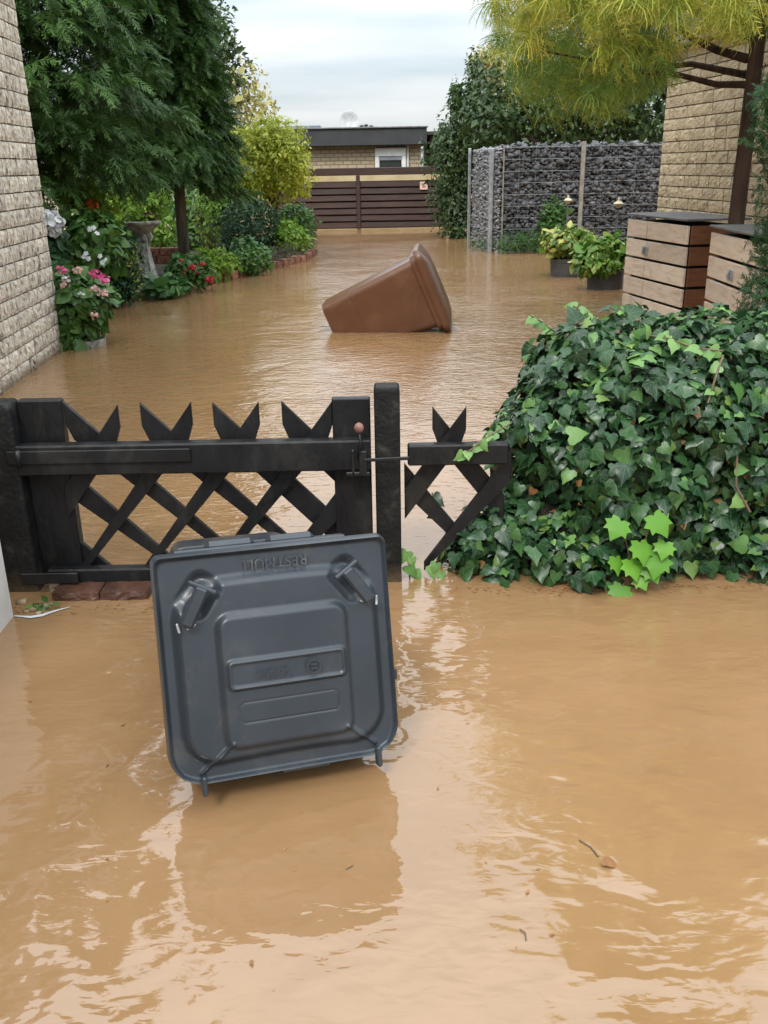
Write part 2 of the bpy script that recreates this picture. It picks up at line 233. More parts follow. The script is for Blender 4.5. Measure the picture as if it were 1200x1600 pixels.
# muddy flood water: opaque silt under a reflective rippled skin
def water_material():
    m, n, b, out = nodes('flood_water'); L = n.links.new
    g = n.nodes.new('ShaderNodeNewGeometry')
    def noise(scale, stretch, detail, dist=0.0, rough=0.5, loc=(0, 0, 0)):
        mp = n.nodes.new('ShaderNodeMapping'); mp.inputs['Scale'].default_value = stretch; mp.inputs['Location'].default_value = loc; L(g.outputs['Position'], mp.inputs[0])
        z = n.nodes.new('ShaderNodeTexNoise'); z.inputs['Scale'].default_value = scale; z.inputs['Detail'].default_value = detail; z.inputs['Distortion'].default_value = dist
        z.inputs['Roughness'].default_value = rough; L(mp.outputs[0], z.inputs['Vector']); return z.outputs['Fac']
    silt = noise(0.9, (1, 1, 1), 6, 1.6, 0.6)
    r = rampnode(n, [(0.3, (0.235, 0.135, 0.061)), (0.7, (0.285, 0.168, 0.083))]); L(silt, r.inputs[0]); L(r.outputs[0], b.inputs['Base Color'])
    b.inputs['Roughness'].default_value = 0.022; b.inputs['IOR'].default_value = 1.72
    swell = noise(1.5, (1, 0.8, 1), 2, 0.5)
    wave = noise(3.6, (1, 1.35, 1), 1, 0.7, 0.4)
    wave2 = noise(9.5, (1, 1.5, 1), 1, 0.8, 0.4, (2, 5, 0))
    chop = noise(15, (0.7, 1.7, 1), 2, 0.7)
    fine = noise(38, (0.8, 1.5, 1), 2, 0.4)
    sp = n.nodes.new('ShaderNodeSeparateXYZ'); L(g.outputs['Position'], sp.inputs[0])
    # the current runs rougher beyond the gate than in the sheltered foreground
    zone = n.nodes.new('ShaderNodeMapRange'); zone.inputs[1].default_value = 2.2; zone.inputs[2].default_value = 4.2; zone.inputs[3].default_value = 0.15; zone.inputs[4].default_value = 1.0; L(sp.outputs[1], zone.inputs[0])
    calm = noise(0.55, (1, 1, 1), 2, 0, 0.5, (4, 2, 0))
    cm = n.nodes.new('ShaderNodeMapRange'); cm.inputs[1].default_value = 0.38; cm.inputs[2].default_value = 0.62; cm.inputs[3].default_value = 0.5; cm.inputs[4].default_value = 1.0; L(calm, cm.inputs[0])
    def mul(a, c):
        k = n.nodes.new('ShaderNodeMath'); k.operation = 'MULTIPLY'; L(a, k.inputs[0])
        if isinstance(c, float): k.inputs[1].default_value = c
        else: L(c, k.inputs[1])
        return k.outputs[0]
    def add(a, c):
        k = n.nodes.new('ShaderNodeMath'); k.operation = 'ADD'; L(a, k.inputs[0]); L(c, k.inputs[1]); return k.outputs[0]
    rough_part = mul(mul(add(mul(chop, 0.0085), mul(fine, 0.0016)), zone.outputs[0]), cm.outputs[0])
    h = add(add(add(mul(swell, 0.017), mul(wave, 0.0078)), mul(wave2, 0.0025)), rough_part)
    bp = n.nodes.new('ShaderNodeBump'); bp.inputs['Strength'].default_value = 1.0; bp.inputs['Distance'].default_value = 1.0
    L(h, bp.inputs['Height']); L(bp.outputs[0], b.inputs['Normal'])
    return m
water_material()
def brickwall_mat(name, c1, c2, mort, w, h):
    m, n, b, out = nodes(name); L = n.links.new
    g = n.nodes.new('ShaderNodeNewGeometry'); sp = n.nodes.new('ShaderNodeSeparateXYZ'); L(g.outputs['Position'], sp.inputs[0])
    ad = n.nodes.new('ShaderNodeMath'); ad.operation = 'ADD'; L(sp.outputs[0], ad.inputs[0]); L(sp.outputs[1], ad.inputs[1])
    cb = n.nodes.new('ShaderNodeCombineXYZ'); L(ad.outputs[0], cb.inputs[0]); L(sp.outputs[2], cb.inputs[1])
    t = n.nodes.new('ShaderNodeTexBrick'); t.inputs['Scale'].default_value = 1; t.inputs['Brick Width'].default_value = w; t.inputs['Row Height'].default_value = h
    t.inputs['Mortar Size'].default_value = 0.012; t.inputs['Color1'].default_value = (*c1, 1); t.inputs['Color2'].default_value = (*c2, 1); t.inputs['Mortar'].default_value = (*mort, 1)
    L(cb.outputs[0], t.inputs['Vector']); L(t.outputs['Color'], b.inputs['Base Color']); b.inputs['Roughness'].default_value = 0.9
    bp = n.nodes.new('ShaderNodeBump'); bp.inputs['Strength'].default_value = 0.6; bp.inputs['Distance'].default_value = 0.01; bp.invert = True; L(t.outputs['Fac'], bp.inputs['Height']); L(bp.outputs[0], b.inputs['Normal'])
brickwall_mat('far_brick', (0.50, 0.41, 0.27), (0.43, 0.34, 0.22), (0.22, 0.17, 0.12), 0.25, 0.1)
brickwall_mat('house_brick', (0.48, 0.38, 0.24), (0.42, 0.33, 0.21), (0.2, 0.16, 0.11), 0.25, 0.127)

# ------------------------------------------------------------------ object helpers
WM = {}
def wmat(o): return WM.get(o.name, Matrix.Identity(4))
def _link(o, parent, basis=None):
    COL.objects.link(o)
    b = basis or Matrix.Identity(4)
    o.matrix_basis = b
    if parent is not None:
        o.parent = parent; o.matrix_parent_inverse = wmat(parent).inverted()
    WM[o.name] = b.copy()
    return o
def tag(o, label=None, cat=None, group=None, kind=None):
    if label: o['label'] = label
    if cat: o['category'] = cat
    if group: o['group'] = group
    if kind: o['kind'] = kind
    return o
def thing(name, loc, label, cat, group=None):
    o = bpy.data.objects.new(name, None); o.empty_display_size = 0.1
    _link(o, None, Matrix.Translation(Vector([float(v) for v in loc])))
    return tag(o, label, cat, group)
def raw_mesh(name, V, F, mat, smooth=False, attrs=None):
    me = bpy.data.meshes.new(name)
    V = np.asarray(V, dtype=np.float32)
    if isinstance(F, np.ndarray):
        n, k = F.shape
        me.vertices.add(len(V)); me.vertices.foreach_set('co', V.ravel())
        me.loops.add(n * k); me.loops.foreach_set('vertex_index', F.astype(np.int32).ravel())
        me.polygons.add(n); me.polygons.foreach_set('loop_start', np.arange(0, n * k, k, dtype=np.int32)); me.polygons.foreach_set('loop_total', np.full(n, k, dtype=np.int32))
        me.update(calc_edges=True)
    else:
        me.from_pydata(V.tolist(), [], F); me.update()
    if attrs:
        for a, d in attrs.items():
            d = np.asarray(d, dtype=np.float32)
            if d.ndim == 1: me.attributes.new(a, 'FLOAT', 'POINT').data.foreach_set('value', d)
            else: me.attributes.new(a, 'FLOAT_VECTOR', 'POINT').data.foreach_set('vector', d.ravel())
    if smooth: me.polygons.foreach_set('use_smooth', np.ones(len(me.polygons), dtype=bool))
    me.materials.append(MATS[mat])
    return me
def mesh_obj(name, V, F, mat, parent=None, smooth=False, attrs=None, basis=None):
    return _link(bpy.data.objects.new(name, raw_mesh(name, V, F, mat, smooth, attrs)), parent, basis)
def inst(name, me, parent, basis): return _link(bpy.data.objects.new(name, me), parent, basis)

class MB:
    def __init__(s): s.V = []; s.F = []
    def add(s, V, F):
        o = len(s.V); s.V += [tuple(map(float, v)) for v in V]; s.F += [tuple(int(i) + o for i in f) for f in F]; return s
    def box(s, c, size, bev=0.0, M=None):
        hx, hy, hz = [v / 2 for v in size]; b = min(bev, hx * 0.9, hy * 0.9, hz * 0.9)
        V = []; F = []
        if b <= 0:
            for x in (-1, 1):
                for y in (-1, 1):
                    for z in (-1, 1): V.append((x * hx, y * hy, z * hz))
            F = [(0, 1, 3, 2), (4, 6, 7, 5), (0, 4, 5, 1), (2, 3, 7, 6), (0, 2, 6, 4), (1, 5, 7, 3)]
        else:
            idx = {}
            for sx in (-1, 1):
                for sy in (-1, 1):
                    for sz in (-1, 1):
                        for ax in range(3):
                            p = [sx * (hx - b), sy * (hy - b), sz * (hz - b)]; p[ax] = (sx * hx, sy * hy, sz * hz)[ax]
                            idx[(sx, sy, sz, ax)] = len(V); V.append(tuple(p))
            q = [(-1, -1), (1, -1), (1, 1), (-1, 1)]
            for ax in range(3):
                o1, o2 = [a for a in range(3) if a != ax]
                for sg in (-1, 1):
                    f = []
                    for a1, a2 in q:
                        k = [0, 0, 0]; k[ax] = sg; k[o1] = a1; k[o2] = a2; f.append(idx[(*k, ax)])
                    F.append(tuple(f))
                for a1, a2 in q:       # edges running along ax
                    k0 = [0, 0, 0]; k0[o1] = a1; k0[o2] = a2; k1 = list(k0); k0[ax] = -1; k1[ax] = 1
                    F.append((idx[(*k0, o1)], idx[(*k1, o1)], idx[(*k1, o2)], idx[(*k0, o2)]))
            for sx in (-1, 1):
                for sy in (-1, 1):
                    for sz in (-1, 1): F.append(tuple(idx[(sx, sy, sz, a)] for a in range(3)))
        V = [Vector(v) for v in V]
        if M is not None: V = [M @ v for v in V]
        c = Vector([float(x) for x in c])
        return s.add([v + c for v in V], F)
    def tube(s, pts, rad, seg=8, cap=True):
        pts = [Vector([float(x) for x in p]) for p in pts]; n = len(pts)
        if not hasattr(rad, '__len__'): rad = [rad] * n
        V = []; F = []; ref = None
        for i, p in enumerate(pts):
            t = (pts[min(i + 1, n - 1)] - pts[max(i - 1, 0)]).normalized()
            if ref is None: ref = t.orthogonal().normalized()
            a = (ref - t * ref.dot(t)).normalized(); ref = a; b = t.cross(a)
            for k in range(seg):
                an = 2 * math.pi * k / seg; V.append(p + (a * math.cos(an) + b * math.sin(an)) * rad[i])
        for i in range(n - 1):
            for k in range(seg):
                k2 = (k + 1) % seg; F.append((i * seg + k, i * seg + k2, (i + 1) * seg + k2, (i + 1) * seg + k))
        if cap: F.append(tuple(range(seg))[::-1]); F.append(tuple((n - 1) * seg + k for k in range(seg)))
        return s.add(V, F)
    def lathe(s, prof, c, seg=24, ripple=None):
        V = []; F = []; n = len(prof)
        for r, z in prof:
            for k in range(seg):
                a = 2 * math.pi * k / seg; rr = r * (1 + (ripple(a, z) if ripple else 0)); V.append((c[0] + rr * math.cos(a), c[1] + rr * math.sin(a), c[2] + z))
        for i in range(n - 1):
            for k in range(seg):
                k2 = (k + 1) % seg; F.append((i * seg + k, i * seg + k2, (i + 1) * seg + k2, (i + 1) * seg + k))
        F.append(tuple(range(seg))[::-1]); F.append(tuple((n - 1) * seg + k for k in range(seg)))
        return s.add(V, F)
    def prism(s, poly, M, depth, bev=0.0):
        """poly in local x,z; extruded along local y from 0 (front) to depth; chamfered front edge"""
        n = len(poly); cx = sum(p[0] for p in poly) / n; cz = sum(p[1] for p in poly) / n
        V = []
        for x, z in poly:
            d = math.hypot(x - cx, z - cz) or 1
            V.append((x - (x - cx) / d * bev, 0, z - (z - cz) / d * bev))
        V += [(x, bev, z) for x, z in poly] + [(x, depth, z) for x, z in poly]
        F = [tuple(range(n))] + [tuple(2 * n + k for k in range(n))[::-1]]
        for r in (0, 1):
            for k in range(n):
                k2 = (k + 1) % n; F.append((r * n + k, r * n + k2, (r + 1) * n + k2, (r + 1) * n + k))
        return s.add([M @ Vector(v) for v in V], F)
    def loft(s, rings, cap0=True, cap1=True):
        n = len(rings[0]); V = [p for r in rings for p in r]; F = []
        for i in range(len(rings) - 1):
            for k in range(n):
                k2 = (k + 1) % n; F.append((i * n + k, i * n + k2, (i + 1) * n + k2, (i + 1) * n + k))
        if cap0: F.append(tuple(range(n))[::-1])
        if cap1: F.append(tuple((len(rings) - 1) * n + k for k in range(n)))
        return s.add(V, F)
    def build(s, name, mat, parent=None, smooth=False, basis=None, M=None):
        V = s.V
        if M is not None: V = [tuple(M @ Vector(v)) for v in V]
        o = _link(bpy.data.objects.new(name, raw_mesh(name, V, s.F, mat, smooth)), parent, basis)
        return o
def smooth_angle(o, ang=35):
    me = o.data
    me.polygons.foreach_set('use_smooth', np.ones(len(me.polygons), dtype=bool))
    try: me.set_sharp_from_angle(angle=math.radians(ang))
    except Exception: pass
    return o
def rrect(hx, hy, r, n=6, cx=0.0, cy=0.0):
    pts = []
    for sx, sy, a0 in ((1, 1, 0), (-1, 1, 90), (-1, -1, 180), (1, -1, 270)):
        for k in range(n + 1):
            a = math.radians(a0 + 90 * k / n); pts.append((cx + sx * (hx - r) + r * math.cos(a), cy + sy * (hy - r) + r * math.sin(a)))
    return pts

# ------------------------------------------------------------------ foliage helpers
def unit(a): return a / (np.linalg.norm(a, axis=-1, keepdims=True) + 1e-9)
def frames(nrm, tip):
    z = unit(nrm); y = unit(tip - z * np.sum(tip * z, -1, keepdims=True)); x = np.cross(y, z)
    return np.stack([x, y, z], -1)
def scatter(tmpls, pos, R, sc):
    """join copies of leaf templates: V, F, attributes"""
    n = len(pos); which = RNG.integers(0, len(tmpls), n); Vs = []; Fs = []; rn = []; lu = []; o = 0
    for t, (tv, tf) in enumerate(tmpls):
        i = np.where(which == t)[0]
        if not len(i): continue
        P = np.einsum('nij,kj->nki', R[i], tv) * sc[i][:, None, None] + pos[i][:, None, :]
        k = len(tv); Vs.append(P.reshape(-1, 3)); Fs.append((tf[None] + (np.arange(len(i)) * k)[:, None, None] + o).reshape(-1, 3)); o += len(i) * k
        rn.append(np.repeat(RNG.random(len(i)), k)); lu.append(np.tile(tv, (len(i), 1)))
    return np.concatenate(Vs), np.concatenate(Fs), {'rnd': np.concatenate(rn), 'luv': np.concatenate(lu)}
def half_leaf(pts, mids, tris, fold, curl, seed=0):
    rg = np.random.default_rng(seed); V = [(0, m) for m in mids] + pts + [(-x, y) for x, y in pts]; nm = len(mids); npt = len(pts)
    z = [-abs(x) * fold - curl * max(0, y - 0.3) ** 2 * 1.4 + rg.normal() * 0.025 for x, y in V]
    T = []
    for a, b, c in tris:
        T.append((a, b, c)); f = lambda q: q if q < nm else q + npt
        T.append((f(c), f(b), f(a)))
    return np.array([(x, y, zz) for (x, y), zz in zip(V, z)]), np.array(T)
IV = [(.2, -.15), (.44, -.10), (.52, .10), (.42, .30), (.37, .47), (.17, .70)]
IVT = [(0, 4, 5), (0, 5, 1), (5, 6, 1), (6, 7, 1), (7, 8, 1), (8, 2, 1), (8, 9, 2), (9, 3, 2)]
ivy_t = [half_leaf(IV, [0, .33, .66, 1.0], IVT, f, c, k) for k, (f, c) in enumerate([(.25, .25), (.1, .4), (-.12, .3), (.35, .1)])]
MP = [(.14, -.12), (.42, -.14), (.40, .06), (.66, .20), (.48, .36), (.54, .62), (.34, .58), (.22, .72)]
MPT = [(0, 4, 5), (0, 5, 6), (0, 6, 1), (6, 7, 8), (6, 8, 1), (8, 9, 10), (8, 10, 1), (10, 2, 1), (10, 11, 2), (11, 3, 2)]
maple_t = [half_leaf(MP, [0, .33, .6, 1.0], MPT, .12, .25, k) for k in (1, 2)]
OV = [(.2, .12), (.34, .42), (.22, .74)]; OVT = [(0, 3, 1), (3, 4, 1), (4, 5, 2), (4, 2, 1)]
oval_t = [half_leaf(OV, [0, .45, 1.0], OVT, f, c, k) for k, (f, c) in enumerate([(.3, .2), (.15, .4), (.4, .1)])]
small_t = [(np.array([(0, 0, 0), (.26, .45, .08), (0, 1, -.05), (-.26, .45, .08)]), np.array([(0, 1, 2), (0, 2, 3)])),
           (np.array([(0, 0, 0), (.22, .5, -.06), (0, 1, .08), (-.22, .5, -.06)]), np.array([(0, 1, 2), (0, 2, 3)]))]
blade_t = [(np.array([(-.03, 0, 0), (.03, 0, 0), (-.025, .5, .06), (.025, .5, .06), (0, 1, -.12 * k)]), np.array([(0, 1, 3), (0, 3, 2), (2, 3, 4)])) for k in (1, 2)]
petal_t = [(np.array([(0, 0, 0), (.4, .35, .1), (.34, .85, .05), (0, 1, .12), (-.34, .85, .05), (-.4, .35, .1)]), np.array([(0, 1, 2), (0, 2, 3), (0, 3, 4), (0, 4, 5)]))]
def spray_template(seed, nside=11, w=.024, droop=.35):
    rg = np.random.default_rng(seed); V = []; T = []
    def strip(p, d, L, w0, up):
        d = d / np.linalg.norm(d); s = np.cross(d, up); s = s / np.linalg.norm(s); o = len(V)
        mid = p + d * L * .55 + np.array([0, 0, -.02]); end = p + d * L + np.array([0, 0, -.05 * L - .03])
        V.extend([p - s * w0 * .6, p + s * w0 * .6, mid - s * w0, mid + s * w0, end]); T.extend([(o, o + 1, o + 3), (o, o + 3, o + 2), (o + 2, o + 3, o + 4)])
    for k in range(nside):
        t = (k + .4) / nside; p = np.array([0, t, -droop * t * t])
        for sg in (-1, 1):
            a = math.radians(48 + rg.normal() * 9); L = (.42 - .28 * t) * rg.uniform(.75, 1.2)
            strip(p, np.array([sg * math.sin(a), math.cos(a), rg.normal() * .22 - .12]), L, w, np.array([0, 0, 1.0]))
    strip(np.array([0, .7, -droop * .5]), np.array([0, 1, -droop]), .42, w, np.array([0, 0, 1.0]))
    return np.array(V), np.array(T)
spray_t = [spray_template(k) for k in range(5)]
def thread_template(seed, n=11):
    """bunch of thin hanging threads; local y runs along the thread from root to tip"""
    rg = np.random.default_rng(seed); V = []; T = []
    for k in range(n):
        a = rg.uniform(0, 2 * math.pi); out = rg.uniform(.25, .9); L = rg.uniform(.5, 1.0); w = .011 * rg.uniform(.8, 1.5)
        dx, dz = math.cos(a) * out, math.sin(a) * out; st = np.array([dx * .3, rg.uniform(0, .15), dz * .3]); s = np.array([math.sin(a), 0, -math.cos(a)]) if rg.random() < .5 else np.array([1.0, 0, 0])
        pts = [st + np.array([dx * (1 - (1 - u) ** 2), L * u ** 1.35, dz * (1 - (1 - u) ** 2)]) for u in (0, .4, .75, 1)]; o = len(V)
        for i, p in enumerate(pts[:3]): V.extend([p - s * w * (1.5 - .3 * i), p + s * w * (1.5 - .3 * i)])
        V.append(pts[3]); T.extend([(o, o + 1, o + 3), (o, o + 3, o + 2), (o + 2, o + 3, o + 5), (o + 2, o + 5, o + 4), (o + 4, o + 5, o + 6)])
        for q in (.35, .65):   # short side threads
            b = st + (pts[3] - st) * q; e = b + np.array([rg.normal() * .12, .16, rg.normal() * .12]); o = len(V); V.extend([b - s * w, b + s * w, e]); T.append((o, o + 1, o + 2))
    return np.array(V), np.array(T)
thread_t = [thread_template(k) for k in range(3)] + [spray_template(20 + k, 7, .017, .75) for k in range(5)]
def leaf_cloud(name, blobs, n, size, mat, parent, tm=None, shell=0.55, up=0.35, droop=-0.3, jit=0.55, lump=0.18, zmin=None, smooth=False, sizevar=0.35, kind='stuff'):
    """blobs: list of (cx,cy,cz, rx,ry,rz); leaves spread through the outer volume with clumps and gaps"""
    vol = np.array([b[3] * b[4] + b[4] * b[5] + b[3] * b[5] for b in blobs]); cnt = RNG.multinomial(n, vol / vol.sum()); P = []; N = []
    for b, m in zip(blobs, cnt):
        u = unit(RNG.normal(size=(m, 3))); ph = RNG.uniform(0, 6.28, 6)
        lumps = 1 + lump * (np.sin(u[:, 0] * 5.1 + ph[0]) * np.sin(u[:, 1] * 4.7 + ph[1]) + np.sin(u[:, 2] * 6.3 + ph[2]) * np.sin(u[:, 0] * 8.0 + ph[3]) * .7 + .5 * np.sin(u[:, 1] * 11 + ph[4]) * np.sin(u[:, 2] * 12 + ph[5]))
        rr = (1 - shell * RNG.random(m) ** 1.7) * lumps
        P.append(np.array(b[:3]) + u * rr[:, None] * np.array(b[3:6])); N.append(unit(u / np.array(b[3:6])))
    P = np.concatenate(P); N = np.concatenate(N)
    if zmin is not None:
        k = P[:, 2] > zmin; P, N = P[k], N[k]
    m = len(P); nr = unit(N + np.array([0, 0, up]) + RNG.normal(size=(m, 3)) * jit); tp = N * .6 + np.array([0, 0, droop]) + RNG.normal(size=(m, 3)) * .6
    V, Fc, at = scatter(tm or small_t, P, frames(nr, tp), size * np.exp(RNG.normal(size=m) * sizevar))
    o = mesh_obj(name, V, Fc, mat, parent, smooth, at)
    if kind: o['kind'] = kind
    return o
def flower_head(c, r, mat, parent, name='blossom', n=22, flat=0.6):
    u = unit(RNG.normal(size=(n, 3)) + np.array([0, -.3, .4])); P = np.array(c) + u * r * np.array([1, 1, flat]) * .75
    V, Fc, at = scatter(petal_t, P, frames(u + RNG.normal(size=(n, 3)) * .25, RNG.normal(size=(n, 3))), np.full(n, r * .7))
    return mesh_obj(name, V, Fc, mat, parent, False, at)
def single_flower(c, r, mat, parent, name='blossom', nrm=(0, -.8, .5), k=5):
    nrm = unit(np.array(nrm) + RNG.normal(size=3) * .25); a0 = RNG.uniform(0, 6); ex = unit(np.cross(nrm, [0, 0, 1.0])); ey = np.cross(nrm, ex)
    t = np.array([ex * math.cos(a0 + 6.283 * i / k) + ey * math.sin(a0 + 6.283 * i / k) for i in range(k)])
    V, Fc, at = scatter(petal_t, np.tile(np.array(c), (k, 1)), frames(np.tile(nrm, (k, 1)) + t * .2, t), np.full(k, r))
    return mesh_obj(name, V, Fc, mat, parent, False, at)

# ------------------------------------------------------------------ the setting: ground, water, bed
GZ = -0.40
def grid_axis(a, b, fine0, fine1, n): return np.unique(np.concatenate([np.linspace(a, fine0, 8), np.linspace(fine0, fine1, n), np.linspace(fine1, b, 8)]))
gx = grid_axis(-900, 900, -16, 16, 40); gy = grid_axis(-700, 1500, -8, 40, 50)
GX, GY = np.meshgrid(gx, gy, indexing='ij')
edge = np.maximum(np.abs(GX) - 11.0, np.maximum(GY - 26.6, -GY - 5.0)); t = np.clip(edge / 2.5, 0, 1); GZZ = GZ + (0.55) * t * t * (3 - 2 * t)
nx_, ny_ = len(gx), len(gy); ii = np.arange(nx_ * ny_).reshape(nx_, ny_)
gF = np.stack([ii[:-1, :-1], ii[1:, :-1], ii[1:, 1:], ii[:-1, 1:]], -1).reshape(-1, 4)
tag(mesh_obj('ground', np.stack([GX, GY, GZZ], -1).reshape(-1, 3), gF, 'mud_ground', smooth=True), 'muddy ground under the flood', kind='structure')
tag(mesh_obj('water', [(-13, -6, 0), (13, -6, 0), (13, 28, 0), (-13, 28, 0)], [(0, 1, 2, 3)], 'flood_water'), 'brown muddy flood water covering the path', kind='structure')
BZ = 0.06
bed_edge = [(-3.35, 9.6), (-3.3, 11.2)] + [tuple(ground(px, py, 0.03)[:2]) for px, py in ((210, 461), (290, 448), (345, 437), (430, 416), (476, 405))] + [(-1.22, 18.2), (-1.45, 20.5), (-1.7, 22.6)]
m = MB(); poly = bed_edge + [(-1.8, 25.4), (-10.8, 25.4), (-10.8, 9.6)]
# soil sheet, slightly mounded towards the back, with a skirt down to the ground
nb = len(bed_edge); rows = []
for s_, zz in ((0.0, GZ), (0.001, BZ - 0.03), (0.08, BZ), (1.0, BZ + 0.18)):
    rows.append([(x + (-10.8 - x) * s_, y + (0.0), zz) for x, y in bed_edge])
m.loft(rows, False, False); mb = []
V = m.V; Fq = [f for f in m.F if not (f[0] % nb == nb - 1)]
bed = mesh_obj('garden_bed', V, Fq, 'soil', smooth=False); tag(bed, 'planted soil bed along the left side of the water', kind='structure')

# ------------------------------------------------------------------ bricks
def brick_mesh(L, h, seed, mat, rough=0.007, depth=0.05):
    rg = np.random.default_rng(seed); nx, nz = 6, 4; V = []; F = []
    for i in range(nx + 1):
        for j in range(nz + 1):
            ed = i in (0, nx) or j in (0, nz)
            V.append(((i / nx - .5) * L + rg.normal() * .0022, (-.005 - rg.random() * .003 if ed else -.007 - abs(rg.normal()) * rough), (j / nz - .5) * h + rg.normal() * .0016))
    id = lambda i, j: i * (nz + 1) + j
    for i in range(nx):
        for j in range(nz): F.append((id(i, j), id(i + 1, j), id(i + 1, j + 1), id(i, j + 1)))
    bd = [id(i, 0) for i in range(nx)] + [id(nx, j) for j in range(nz)] + [id(i, nz) for i in range(nx, 0, -1)] + [id(0, j) for j in range(nz, 0, -1)]
    o = len(V); V += [(V[k][0], depth, V[k][2]) for k in bd]; n = len(bd)
    for k in range(n): F.append((bd[k], o + k, o + (k + 1) % n, bd[(k + 1) % n]))
    return raw_mesh('brick', V, F, mat)
def lay_bricks(parent, P0, u, nrm, length, z0, z1, course, lens, mat, seed, rough, joint=0.014):
    rg = random.Random(seed); h = course - joint
    ms = {L: [brick_mesh(L - joint, h, seed * 31 + 7 * k + int(L * 1000), mat, rough) for k in range(4)] for L in lens}
    M3 = Matrix(((u[0], -nrm[0], 0), (u[1], -nrm[1], 0), (0, 0, 1)))
    z = z0; row = 0; cnt = 0
    while z < z1 - 1e-6:
        x = -(lens[0] * .5 if row % 2 else 0)
        while x < length - 0.03:
            L = lens[0] if rg.random() < .72 else rg.choice(lens)
            a, b = max(x, 0), min(x + L, length)
            if b - a > 0.03:
                me = rg.choice(ms[L]); mt = M3.to_4x4()
                mt = mt @ Matrix.Rotation(rg.gauss(0, .006), 4, 'Y') @ Matrix.Diagonal(((b - a - joint) / (L - joint), 1, 1, 1))
                off = rg.uniform(-.004, .004)
                mt.translation = Vector((P0[0] + u[0] * (a + b) / 2 + nrm[0] * off, P0[1] + u[1] * (a + b) / 2 + nrm[1] * off, z + course / 2))
                inst('brick', me, parent, mt); cnt += 1
            x += L
        z += course; row += 1
    return cnt

# left house: rough pale brick wall running along the path
c0 = ground(98, 545); c1 = ground(0, 618)
uL = unit(np.array([c1[0] - c0[0], c1[1] - c0[1]])); nL = np.array([-uL[1], uL[0]]);
if nL[0] < 0: nL = -nL
left_house = thing('brick_house', (c0[0] - 2, 4, GZ), 'pale rough brick house wall standing in the water at the left edge', 'house')
def slab_from_corner(c, u, nrm, length, depth, z0, z1, inset):
    p = [np.array(c[:2]) - nrm * inset, np.array(c[:2]) + u * length - nrm * inset]; q = [p[1] - nrm * depth, p[0] - nrm * depth]
    pts = p + q; mm = MB(); mm.loft([[(x, y, z0) for x, y in pts], [(x, y, z1) for x, y in pts]]); return mm
slab_from_corner(c0, uL, nL, 11, 5, GZ, 3.25, 0.012).build('wall', 'mortar', left_house)
k1 = lay_bricks(left_house, c0, uL, nL, 2.35, -0.14, 3.2, 0.128, [.25, .125, .19], 'pale_brick', 3, 0.007, .011)
slab_from_corner(c0, uL, nL, 11.2, 5.2, 3.25, 3.65, -0.15).build('fascia', 'fascia_grey', left_house)

# right house: yellow brick corner behind the cypress, grey eaves
cR = np.array([3.56, 12.3]); uR = unit(np.array([0.115, -1.0])); nR = np.array([-1.0, -0.115]); nR = nR / np.linalg.norm(nR)
right_house = thing('brick_house', (6, 9, GZ), 'yellow brick house corner with grey eaves behind the wooden cabinets', 'house')
slab_from_corner(cR, uR, nR, 9, 7, GZ, 2.80, 0.012).build('wall', 'mortar', right_house)
k2 = lay_bricks(right_house, cR, uR, nR, 4.6, 0.62, 2.78, 0.1275, [.26, .13, .36], 'yellow_brick', 5, 0.006)
slab_from_corner(cR - 0.3 * uR, uR, nR, 9.6, 7.2, 2.80, 3.25, -0.14).build('fascia', 'fascia_grey', right_house)
slab_from_corner(cR - 0.36 * uR, uR, nR, 9.7, 7.3, 3.25, 3.30, -0.18).build('roof', 'slate_sheet', right_house)

# ------------------------------------------------------------------ far garage, dish, fence
FY = 25.2
def X_at(px, py, Y): return at_y(px, py, Y)[0]
def Z_at(px, py, Y): return at_y(px, py, Y)[2]
GYf = 27.6
garage = thing('garage', (0, GYf + 2, 0), 'flat-roofed brick garage with dark fascia behind the far fence', 'garage')
gxl, gxr = X_at(300, 230, GYf), X_at(666, 230, GYf)
zt, zf, = Z_at(560, 201, GYf - .3), Z_at(560, 228, GYf - .3)
MB().box(((gxl + gxr) / 2, GYf + 2.5, zf / 2 + .05), (gxr - gxl - .3, 5, zf - .1)).build('wall', 'far_brick', garage)
MB().box(((gxl + gxr) / 2, GYf + 2.4, (zt + zf) / 2), (gxr - gxl, 5.5, zt - zf), .02).build('fascia', 'fascia_dark', garage)
MB().box(((gxl + gxr) / 2, GYf + 2.4, zt + .02), (gxr - gxl + .06, 5.6, .04), .008).build('roof_edge', 'slate_sheet', garage)
MB().box((X_at(470, 200, GYf), GYf + 1.0, zt + .09), (1.0, .8, .1), .01).build('roof_hatch', 'fascia_grey', garage)
wx0, wx1 = X_at(586, 245, GYf), X_at(634, 245, GYf); wz1, wz0 = Z_at(610, 231, GYf), Z_at(610, 272, GYf)
win = MB(); yw = GYf - .05
win.box(((wx0 + wx1) / 2, yw, wz1 - .11), (wx1 - wx0, .1, .22), .008).box((wx0 + .06, yw, (wz0 + wz1) / 2 - .112), (.12, .1, wz1 - wz0 - .225), .008).box((wx1 - .06, yw, (wz0 + wz1) / 2 - .112), (.12, .1, wz1 - wz0 - .225), .008)
wino = win.build('window', 'white_paint', garage)
MB().box(((wx0 + wx1) / 2, GYf - .03, (wz0 + wz1) / 2 - .1), (wx1 - wx0 - .24, .03, wz1 - wz0 - .25)).build('pane', 'dark_glass', wino)
MB().box(((wx0 + wx1) / 2, GYf - .07, wz1 - .28), (wx1 - wx0 - .2, .06, .09), .005).build('shutter_box', 'fascia_grey', wino)
dx_ = X_at(637, 240, GYf); m = MB(); m.tube([(dx_, GYf - .06, zf), (dx_, GYf - .06, .1)], .035, 8); m.build('downpipe', 'dirty_white', garage)
